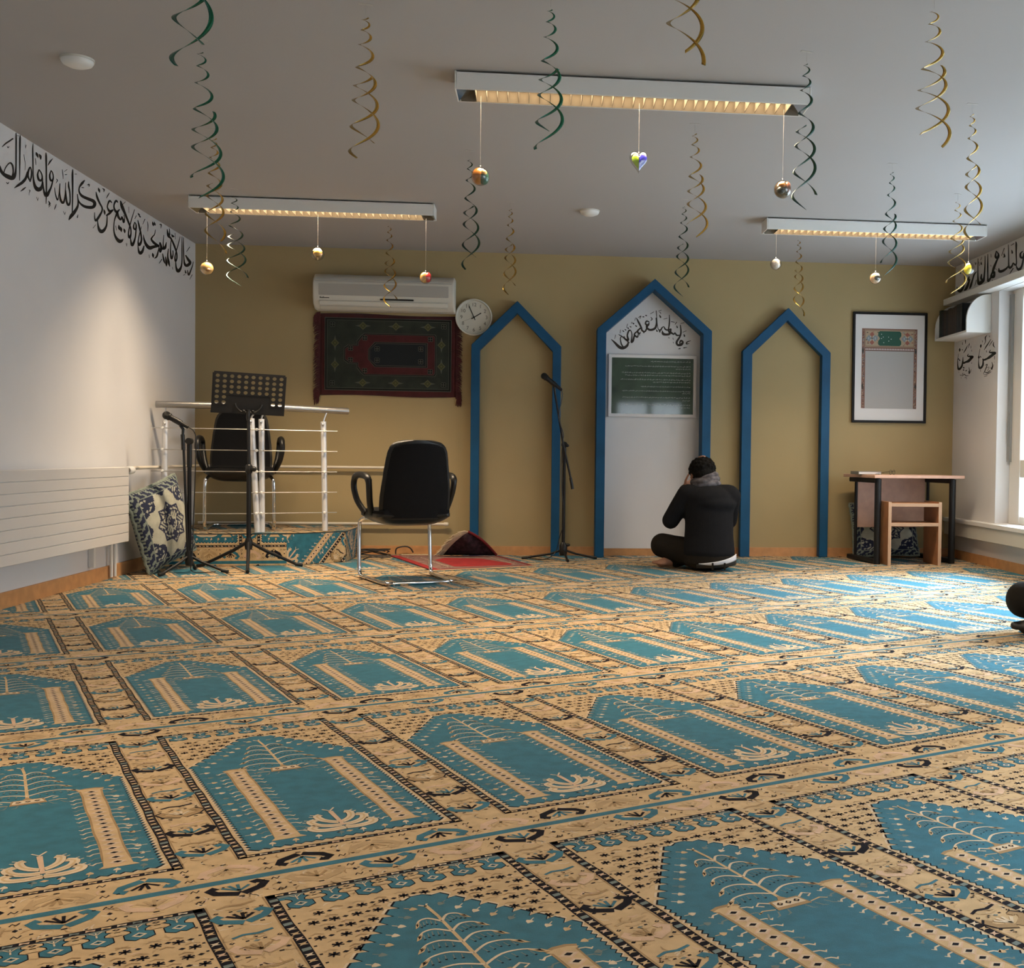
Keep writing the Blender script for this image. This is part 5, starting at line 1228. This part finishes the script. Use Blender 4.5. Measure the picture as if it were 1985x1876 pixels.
# ------------------------------------------------------------------ people
M_skin = mat('skin', (.26, .125, .075), .55, var=.12, vscale=20)
M_sweater = mat('charcoal_knit', (.009, .0095, .0115), .95, bump=.3, bscale=300, spec=.15)
M_trouser = mat('dark_brown_trousers', (.014, .011, .008), .95, bump=.3, bscale=300, spec=.2)
M_hair = mat('black_hair', (.004, .0035, .003), .75, bump=.5, bscale=180, spec=.12)
M_shirt = mat('white_cotton', (.62, .63, .68), .85)
M_scarf = mat('grey_mauve_scarf', (.045, .040, .046), .95, col2=(.13, .12, .13), vscale=22)
M_belt = mat('black_belt', (.008, .008, .008), .5)
M_eye = mat('eye_white', (.6, .58, .55), .3); M_iris = mat('eye_iris', (.02, .012, .008), .3); M_lip = mat('lips', (.24, .09, .07), .5)
def remesh(o, vox, smooth=6, tex=None, amp=0, size=.08):
    r = o.modifiers.new('remesh', 'REMESH'); r.mode = 'VOXEL'; r.voxel_size = vox; r.use_smooth_shade = True
    sm = o.modifiers.new('smooth', 'SMOOTH'); sm.iterations = smooth; sm.factor = .5
    if amp:
        t = bpy.data.textures.new('folds', 'CLOUDS'); t.noise_scale = size
        d_ = o.modifiers.new('folds', 'DISPLACE'); d_.texture = t; d_.strength = amp; d_.mid_level = .5; d_.texture_coords = 'LOCAL'
    return o
def hand_prims(b, wrist, d, side, palm_n, curl=.6, sc=1.0):
    """palm and five bent fingers growing from the wrist along d"""
    d = Vector(d).normalized(); pn = Vector(palm_n); pn = (pn-d*pn.dot(d)).normalized(); ac_ = d.cross(pn).normalized()*side
    w = Vector(wrist)
    for k in (-1, -.33, .33, 1): b.cap(w+d*.008+ac_*(k*.022), .017*sc, w+d*.082*sc+ac_*(k*.029), .0125*sc, n=10)
    for k, ln in ((-1, .062), (-.33, .076), (.33, .082), (1, .072)):
        p = w+d*.085*sc+ac_*(k*.029); dd = d.copy(); r = .0092*sc
        for seg, fr_ in enumerate((.45, .32, .23)):
            dd = (dd*math.cos(curl*.55)+pn*math.sin(curl*.55)).normalized(); q = p+dd*ln*fr_*sc; b.cap(p, r, q, r*.90, n=10); p = q; r *= .92
    p = w+d*.022+ac_*.026; dd = (ac_*.75+d*.65+pn*.25).normalized(); r = .0115*sc
    for ln in (.038, .030, .024):
        q = p+dd*ln*sc; b.cap(p, r, q, r*.9, n=10); p = q; r *= .9; dd = (dd+d*.35+pn*.2).normalized()
def foot_prims(b, ankle, toe, up):
    a = Vector(ankle); t_ = Vector(toe); d_ = (t_-a).normalized(); u_ = Vector(up); s_ = d_.cross(u_).normalized()
    b.cap(a, .034, a+(t_-a)*.55-u_*.006, .034, n=14); b.cap(a-d_*.02-u_*.014, .030, a+(t_-a)*.72-u_*.014, .030, n=14)
    for k in range(5):
        p = a+(t_-a)*(.70-.03*abs(k-1))+s_*(.030-.016*k)-u_*.012; b.cap(p, .016-.001*k, p+d_*(.055-.006*k), .0115-.0012*k+(.003 if k == 0 else 0), n=10)
def person(label, loc, rz, dark_feet=False, sc=1.0):
    t = thing('person', label, 'person', loc, rz); t.scale = (sc, sc, sc)
    hip = [(-.085, .09, .115), (.085, .09, .115)]
    kneeL, ankL = (-.315, .215, .165), (.02, .36, .062)
    kneeR, ankR = (.140, .50, .165), (-.215, .185, .058)
    shL, elL, wrL = (-.165, .085, .530), (-.268, .125, .352), (-.150, .285, .565)
    shR, elR, wrR = (.160, .085, .525), (.175, .27, .345), (.03, .375, .575)
    hc = Vector((-.045, .150, .705)); fdir = Vector((-.22, .90, -.36)).normalized(); side_ = fdir.cross(Vector((0, 0, 1))).normalized(); upv = side_.cross(fdir).normalized()
    HR = Matrix((side_, fdir, upv)).transposed()
    def torso(b, e):
        b.ell((0, .055, .125), (.165+e, .140+e, .115+e)); b.ell((0, .06, .28), (.168+e, .125+e, .150+e)); b.ell((0, .075, .42), (.178+e, .130+e, .150+e))
        b.ell((0, .07, .50), (.165+e, .110+e, .095+e)); b.cap((-.14, .085, .535), .068+e, (.14, .085, .530), .068+e)
        b.cap((-.01, .10, .54), .075+e, (-.015, .11, .60), .058+e*.5)
    def arm(b, e, hands):
        for s_, (a, c, w) in ((-1, (shL, elL, wrL)), (1, (shR, elR, wrR))):
            b.cap(a, .060+e, c, .050+e); b.cap(c, .050+e, w, .030+e*.8)
    def legs(b, e):
        b.cap(hip[0], .098+e, kneeL, .075+e); b.cap(hip[1], .098+e, kneeR, .075+e)
        b.cap(kneeL, .072+e, ankL, .038+e); b.cap(kneeR, .072+e, ankR, .040+e)
    b = MB(); torso(b, 0); arm(b, 0, True); legs(b, 0)
    b.cap((-.012, .105, .58), .054, (-.035, .130, .655), .052)
    b.ell(hc, (.076, .095, .098), rot=HR, nu=28, nv=20); b.ell(hc+HR @ Vector((0, .045, -.045)), (.058, .055, .062), rot=HR)
    b.cap(hc+HR @ Vector((0, .092, .015)), .010, hc+HR @ Vector((0, .112, -.022)), .015); b.ell(hc+HR @ Vector((0, .088, .030)), (.050, .012, .010), rot=HR)
    b.ell(hc+HR @ Vector((0, .075, -.085)), (.024, .022, .018), rot=HR)
    for s_ in (-1, 1):
        b.ell(hc+HR @ Vector((s_*.078, .005, -.012)), (.008, .019, .032), rot=HR); b.ell(hc+HR @ Vector((s_*.042, .070, -.022)), (.024, .02, .02), rot=HR)
    hand_prims(b, wrL, Vector((.10, .04, .07)), -1, (.5, -.55, .3), .75); hand_prims(b, wrR, Vector((-.06, -.03, .09)), 1, (-.6, -.5, .1), .75)
    foot_prims(b, ankR, (-.375, .150, .052), (0, -.15, .98)); foot_prims(b, ankL, (.17, .40, .05), (0, -.1, .99))
    body = remesh(b.build('body', M_skin, t), .0075, 4); body.data.name = 'body'
    for s_ in (-1, 1):
        e = MB(); e.ell(hc+HR @ Vector((s_*.032, .092, .010)), (.013, .009, .009), rot=HR, nu=14, nv=8); eo = e.build('eye', M_eye, t)
        e = MB(); e.ell(hc+HR @ Vector((s_*.032, .100, .010)), (.0055, .003, .0055), rot=HR, nu=12, nv=8); e.build('iris', M_iris, eo)
    e = MB(); e.ell(hc+HR @ Vector((0, .098, -.055)), (.024, .008, .007), rot=HR); e.build('mouth', M_lip, t)
    # sweater with a fold line across the back, trousers, shirt tail, belt, scarf, hair
    b = MB(); torso_e = .014
    for q in range(15):
        f = q/14; b.ell((0, .05+.025*f, .135+.355*f), (.187-.010*math.sin(PI*f)*1.2, .160-.030*f, .095), nu=26)
    b.ell((0, .068, .505), (.180, .128, .105)); b.ell((.02, .060, .475), (.176, .134, .080)); b.cap((-.14, .085, .535), .081, (.142, .085, .530), .083); b.cap((-.01, .10, .54), .085, (-.015, .108, .595), .068); arm(b, .014, False)
    b.cap((-.12, .05, .110), .06, (.06, .045, .112), .07); b.ell((0, .055, .145), (.184, .155, .06))
    remesh(b.build('sweater', M_sweater, t), .0085, 9, True, .007, .16)
    b = MB(); b.ell((0, .05, .098), (.186, .158, .096)); b.ell((0, .04, .07), (.180, .150, .069)); legs(b, .013)
    remesh(b.build('trousers', M_trouser, t), .0085, 5, True, .007, .12)
    def back_patch(x0, x1, zl, zu, off, n=24):
        vs = []; fs = []
        for i in range(n+1):
            x = x0+(x1-x0)*i/n
            for j in range(5):
                z = zl(i/n)+(zu(i/n)-zl(i/n))*j/4; zz = min(1, abs(z-.098)/.14)
                y = .05-.162*math.sqrt(max(.02, 1-(x/.196)**2))*math.sqrt(1-zz*zz)-off; vs.append((x, y, z))
        for i in range(n):
            for j in range(4): fs.append((i*5+j, (i+1)*5+j, (i+1)*5+j+1, i*5+j+1))
        return vs, fs
    b = MB(); b.add(*back_patch(-.095, .190, lambda f: .050+.032*f*f-.006*math.sin(PI*f)+.010*(1-f)**3, lambda f: .068+.055*f**2.2-.008*(1-f)**4, .012))
    o = b.build('shirt_tail', M_shirt, t, smooth=80); sd = o.modifiers.new('t', 'SOLIDIFY'); sd.thickness = .006
    b = MB(); b.add(*back_patch(-.11, .193, lambda f: .026+.020*f*f, lambda f: .052+.030*f*f, .010)); o = b.build('belt', M_belt, t, smooth=80); sd = o.modifiers.new('t', 'SOLIDIFY'); sd.thickness = .005
    for xq in (.0, .085):
        b = MB(); b.box((xq, -.128, .045), (.012, .010, .050)); b.build('belt_loop', M_trouser, o)
    b = MB(); nc = Vector((-.022, .118, .615))
    for q, (r, dz, tl, rr) in enumerate(((.086, -.015, .20, .026), (.080, .016, .34, .024), (.074, .042, .42, .020), (.088, .004, -.10, .022))):
        pts = [nc+Vector((r*math.cos(a*2*PI/26), r*.90*math.sin(a*2*PI/26), dz+tl*r*math.cos(a*2*PI/26)*.75-.16*r*math.sin(a*2*PI/26))) for a in range(26)]; b.tube(pts, [rr*(1+.12*math.sin(a*1.3+q)) for a in range(26)], 12, closed=True)
    b.build('scarf', M_scarf, t, smooth=80)
    b = MB(); b.ell(hc+HR @ Vector((0, -.014, .008)), (.090, .099, .090), rot=HR, nu=28, nv=20); b.ell(hc+HR @ Vector((0, -.045, -.035)), (.078, .062, .062), rot=HR)
    for s_ in (-1, 1): b.ell(hc+HR @ Vector((s_*.070, .022, .012)), (.018, .030, .045), rot=HR)
    for s_ in range(70):
        an, ph = s_*2.4, math.acos(1-1.25*((s_+.5)/70)); v = Vector((.086*math.sin(ph)*math.cos(an), -.014+.094*math.sin(ph)*math.sin(an), .008+.084*math.cos(ph)))
        if v.y < .05 and (v-Vector((.0, -.03, .095))).length > .038: b.ell(hc+HR @ v, .015, nu=8, nv=6)
    h_ = remesh(b.build('hair', M_hair, t), .006, 2, True, .008, .02)
    b = MB(); b.ell(hc+HR @ Vector((0, -.030, .088)), (.034, .040, .016), rot=HR); b.build('bald_crown', M_skin, h_)
    if dark_feet:
        b = MB(); foot_prims(b, ankR, (-.375, .150, .052), (0, -.15, .98)); foot_prims(b, ankL, (.17, .40, .05), (0, -.1, .99)); o = b.build('socks', M_belt, t); remesh(o, .0075, 3)
        sv = o.modifiers.new('grow', 'DISPLACE'); sv.strength = .006; sv.mid_level = 0
    return t
person('person in charcoal sweater and scarf sitting cross-legged before the tall arch, back turned', (1.222, 7.80, 0), 0)
person('person in black seated by the window, only a knee and foot in view', (2.585, 4.80, 0), math.radians(4), True, .97)

# ------------------------------------------------------------------ foil spirals
FOIL = {'green': mat('green_foil', (.010, .135, .095), .22, 0.75), 'gold': mat('gold_foil', (.40, .26, .06), .22, 0.85), 'dark green': mat('dark_green_foil', (.012, .060, .045), .25, 0.7)}
M_tape = mat('clear_tape', (.40, .39, .37), .4)
def spiral(xt, yt, yb, hw, col, label, Y=None, turns=5.5, ph=0.0, hand=1, xb=None, wd=.0125):
    if Y is None: top = fl(xt, yt, H)
    else: top = bk(xt, yt, Y); top.z = H
    zb = bk(xb or xt, yb, top.y).z; hwm = hw/FPX*top.y; drop = top.z-zb
    t = thing('foil_spiral', label, 'ceiling decoration', top, 0, 'foil spirals hanging from the ceiling')
    dx = 0 if xb is None else bk(xb, yb, top.y).x-top.x
    z0 = -.045; L = drop+z0; T = turns; E_ = 1.50
    def strand(t0, t1, phase, nm, zoff):
        n = int(44*(t1-t0))+8; vs = []; fs = []
        for i in range(n+1):
            ta = t0+(t1-t0)*i/n; f = (E_**ta-1)/(E_**T-1)+zoff*(ta-t0)/(t1-t0); an = ph+phase+hand*2*PI*ta; g = ta/T
            r = hwm*(.20+.80*g**1.7); z = z0-L*f; w = wd*(.45+.55*min(1, g*1.6))
            c = Vector((dx*f+r*math.cos(an), r*math.sin(an), z)); rad_ = Vector((math.cos(an), math.sin(an), -.30+.25*math.sin(an*.5))).normalized()
            vs += [c-rad_*w/2, c+rad_*w/2]
        for i in range(n): fs.append((2*i, 2*i+1, 2*i+3, 2*i+2))
        b = MB(); b.add(vs, fs); o = b.build(nm, FOIL[col], t, smooth=80); sd = o.modifiers.new('t', 'SOLIDIFY'); sd.thickness = .0006
    strand(0, T, 0, 'foil_ribbon', 0)
    strand(T*.66, T*.97, 2.2, 'foil_ribbon', -.04)
    b = MB(); b.tube([(0, 0, 0), (0, 0, z0*.9)], .0006, 5); b.build('thread', M_tape, t)
    b = MB(); b.box((0, 0, -.0008), (.05, .014, .0012), rot=Matrix.Rotation(ph*.3, 3, 'Z')); b.build('tape', M_tape, t)
spiral(375, -150, 140, 38, 'green', 'green foil spiral at the far top left, largest of the green ones', Y=3.05, turns=4.6, ph=.4)
spiral(390, 77, 379, 30, 'green', 'green foil spiral hanging low in front of the left end of the left lamp', turns=5.2, ph=1.2, xb=405)
spiral(415, 250, 490, 19, 'gold', 'gold foil spiral just right of the long green spiral, over the left lamp end', turns=6, ph=.2, xb=417)
spiral(454, 366, 557, 20, 'dark green', 'dark green foil spiral hanging before the corner right of the left lamp end', turns=5.5, ph=2.2, xb=460)
spiral(709, 8, 314, 29, 'gold', 'gold foil spiral alone on the bare ceiling between left edge and middle lamp', turns=5.6, ph=.6)
spiral(1068, 2, 293, 28, 'green', 'green foil spiral crossing the left half of the nearest lamp', Y=3.97, turns=5.4, ph=1.0)
spiral(1330, -130, 123, 38, 'gold', 'gold foil spiral at the top edge above the nearest lamp, only its tail in view', Y=3.08, turns=4.6, ph=2.6)
spiral(1812, -26, 278, 36, 'gold', 'large gold foil spiral at the top right of the ceiling', Y=3.81, turns=4.8, ph=1.9, xb=1806)
spiral(1564, 100, 412, 25, 'dark green', 'dark green foil spiral at the right end of the nearest lamp', turns=5.6, ph=.9, xb=1558)
spiral(1347, 240, 455, 21, 'gold', 'gold foil spiral above the tall arch, to the right of the glass heart', turns=5.2, ph=.3, xb=1352)
spiral(911, 292, 525, 18, 'dark green', 'dark green foil spiral behind the left ball of the nearest lamp', turns=5.4, ph=1.6, xb=914)
spiral(990, 391, 573, 13, 'gold', 'thin gold foil spiral hanging above the peak of the left arch', turns=5.6, ph=.8, xb=988)
spiral(1327, 386, 577, 15, 'dark green', 'small dark green foil spiral hanging right beside the peak of the tall arch', turns=5.6, ph=1.1, xb=1320)
spiral(755, 425, 597, 13, 'gold', 'thin gold foil spiral hanging in front of the air conditioner', turns=5.4, ph=2.4, xb=757)
spiral(1549, 452, 612, 11, 'gold', 'thin gold foil spiral ending at the peak of the right arch', turns=5.8, ph=1.4, xb=1548)
spiral(1730, 317, 531, 16, 'dark green', 'dark green foil spiral crossing the right lamp above the framed poster', turns=5.2, ph=.5, xb=1722)
spiral(1885, 201, 466, 19, 'gold', 'long gold foil spiral at the right end of the right lamp', turns=5.6, ph=.2, xb=1888)
spiral(1857, 376, 567, 20, 'gold', 'gold foil spiral in front of the right corner beside the yellow ball', turns=5.0, ph=1.8, xb=1853)

# ------------------------------------------------------------------ glass balls and the heart under the lamps
M_ball = glass_mat('clear_ball', (.84, .83, .80), .2)
M_thread = mat('nylon_thread', (.32, .30, .27), .6)
def ball(px, py, rpx, Y, label, inner):
    c = bk(px, py, Y); r = rpx/FPX*Y
    t = thing('glass_ball', label, 'ornament', c, 0, 'ornaments hanging from the lamps')
    b = MB(); b.ell((0, 0, 0), r, nu=28, nv=18); b.build('glass_shell', M_ball, t)
    for k, (col, cen, rad, ang) in enumerate(inner):
        b = MB(); b.ell(tuple(q*r for q in cen), tuple(q*r for q in rad), rot=Matrix.Rotation(ang, 3, 'Y')); b.build('painted_filling', mat('filling_%.2f_%.2f_%.2f' % col, col, .3, coat=.5, var=.25, vscale=30), t)
    b = MB(); b.lathe((0, 0, r*.96), [(r*.20, 0), (r*.20, r*.10), (r*.08, r*.18), (r*.05, r*.32)], 14); b.build('cap', M_chrome, t)
    b = MB(); b.tube([(0, 0, r*1.2), (0, 0, 2.336-c.z)], .00045, 5); b.build('thread', M_thread, t)
ORG, GRN, GLD, RED, DK, WHT, YEL = (.55, .20, .03), (.02, .09, .06), (.62, .38, .12), (.60, .03, .03), (.03, .035, .03), (.72, .66, .60), (.80, .68, .04)
ball(931, 342, 17.5, 4.86, 'amber and green glass ball under the left end of the nearest lamp', [(ORG, (-.18, 0, .02), (.74, .88, .90), .1), (GRN, (.34, -.05, -.10), (.60, .80, .82), -.1), (GLD, (.40, -.55, .25), (.34, .34, .36), 0)])
ball(1517, 367, 17.5, 4.86, 'dark green and orange glass ball under the right end of the nearest lamp', [((.09, .06, .03), (0, .05, 0), (.93, .88, .93), 0), (ORG, (-.18, -.62, .30), (.42, .30, .28), .3), ((.30, .13, .08), (.42, -.1, .1), (.5, .70, .76), 0), (DK, (-.3, -.5, -.25), (.5, .45, .45), 0)])
ball(401, 520, 12.5, 7.39, 'cream coloured glass ball under the left end of the left lamp', [((.70, .45, .18), (0, 0, 0), (.93, .93, .93), 0), ((.35, .17, .06), (.35, -.75, -.35), (.35, .2, .25), 0)])
ball(616, 492, 12.5, 7.39, 'clear glass ball with golden filling under the middle of the left lamp', [((.62, .36, .08), (0, 0, .12), (.66, .66, .58), 0), ((.30, .17, .05), (0, .1, -.15), (.55, .5, .5), 0), ((.62, .45, .2), (0, -.1, -.6), (.12, .12, .35), 0)])
ball(825, 538, 11.5, 7.39, 'cream and red glass ball under the right end of the left lamp', [(GLD, (-.20, 0, 0), (.72, .90, .90), 0), (RED, (.38, -.10, .03), (.56, .80, .84), 0)])
ball(1504, 512, 11.5, 7.46, 'clear glass ball with white filling under the left end of the right lamp', [(WHT, (-.05, 0, 0), (.72, .75, .90), 0)])
ball(1697, 539, 12, 7.46, 'silvery glass ball with dark centre under the middle of the right lamp', [((.60, .42, .28), (0, .2, 0), (.88, .6, .88), 0), (DK, (.15, -.55, 0), (.5, .3, .5), 0)])
ball(1877, 521, 12.5, 7.46, 'clear glass ball with yellow filling under the right end of the right lamp', [(YEL, (-.08, 0, 0), (.60, .65, .88), 0)])
c = bk(1238, 312, 4.86); sc_ = 23.0/FPX*4.86
ht = thing('glass_heart', 'clear glass heart with green and blue halves under the middle of the nearest lamp', 'ornament', c, 0, 'ornaments hanging from the lamps')
def heart(s_, dep, nm, m, half=None):
    vs = []; n = 40; K = 9
    pr_ = []
    for i in range(n):
        a = 2*PI*i/n; x = .80*math.sin(a)**3*.98; z = (.8125*math.cos(a)-.3125*math.cos(2*a)-.125*math.cos(3*a)-.0625*math.cos(4*a)); pr_.append((x, z*1.02))
    b = MB(); vs = []
    for k in range(K+1):
        q = -1+2*k/K; w = math.sqrt(max(0, 1-q*q))*.98+.02
        for x, z in pr_:
            xx = x*w
            if half == -1: xx = min(xx, -.03)
            if half == 1: xx = max(xx, .03)
            vs.append((xx*s_, q*dep, (z*w)*s_))
    fs = [(k*n+i, k*n+(i+1) % n, (k+1)*n+(i+1) % n, (k+1)*n+i) for k in range(K) for i in range(n)]+[list(range(n))[::-1], [K*n+i for i in range(n)]]
    b.add(vs, fs); return b.build(nm, m, ht, smooth=60)
heart(sc_, sc_*.50, 'glass_shell', M_ball)
heart(sc_*.74, sc_*.30, 'painted_filling', mat('lime_filling', (.30, .50, .03), .35, coat=.5), -1)
heart(sc_*.88, sc_*.32, 'painted_filling', mat('blue_filling', (.03, .03, .55), .35, coat=.5), 1)
b = MB(); b.lathe((0, 0, sc_*.52), [(.004, 0), (.004, .006), (.002, .012)], 10); b.build('cap', M_chrome, ht)
b = MB(); b.tube([(0, 0, sc_*.6), (0, 0, 2.336-c.z)], .00045, 5); b.build('thread', M_thread, ht)
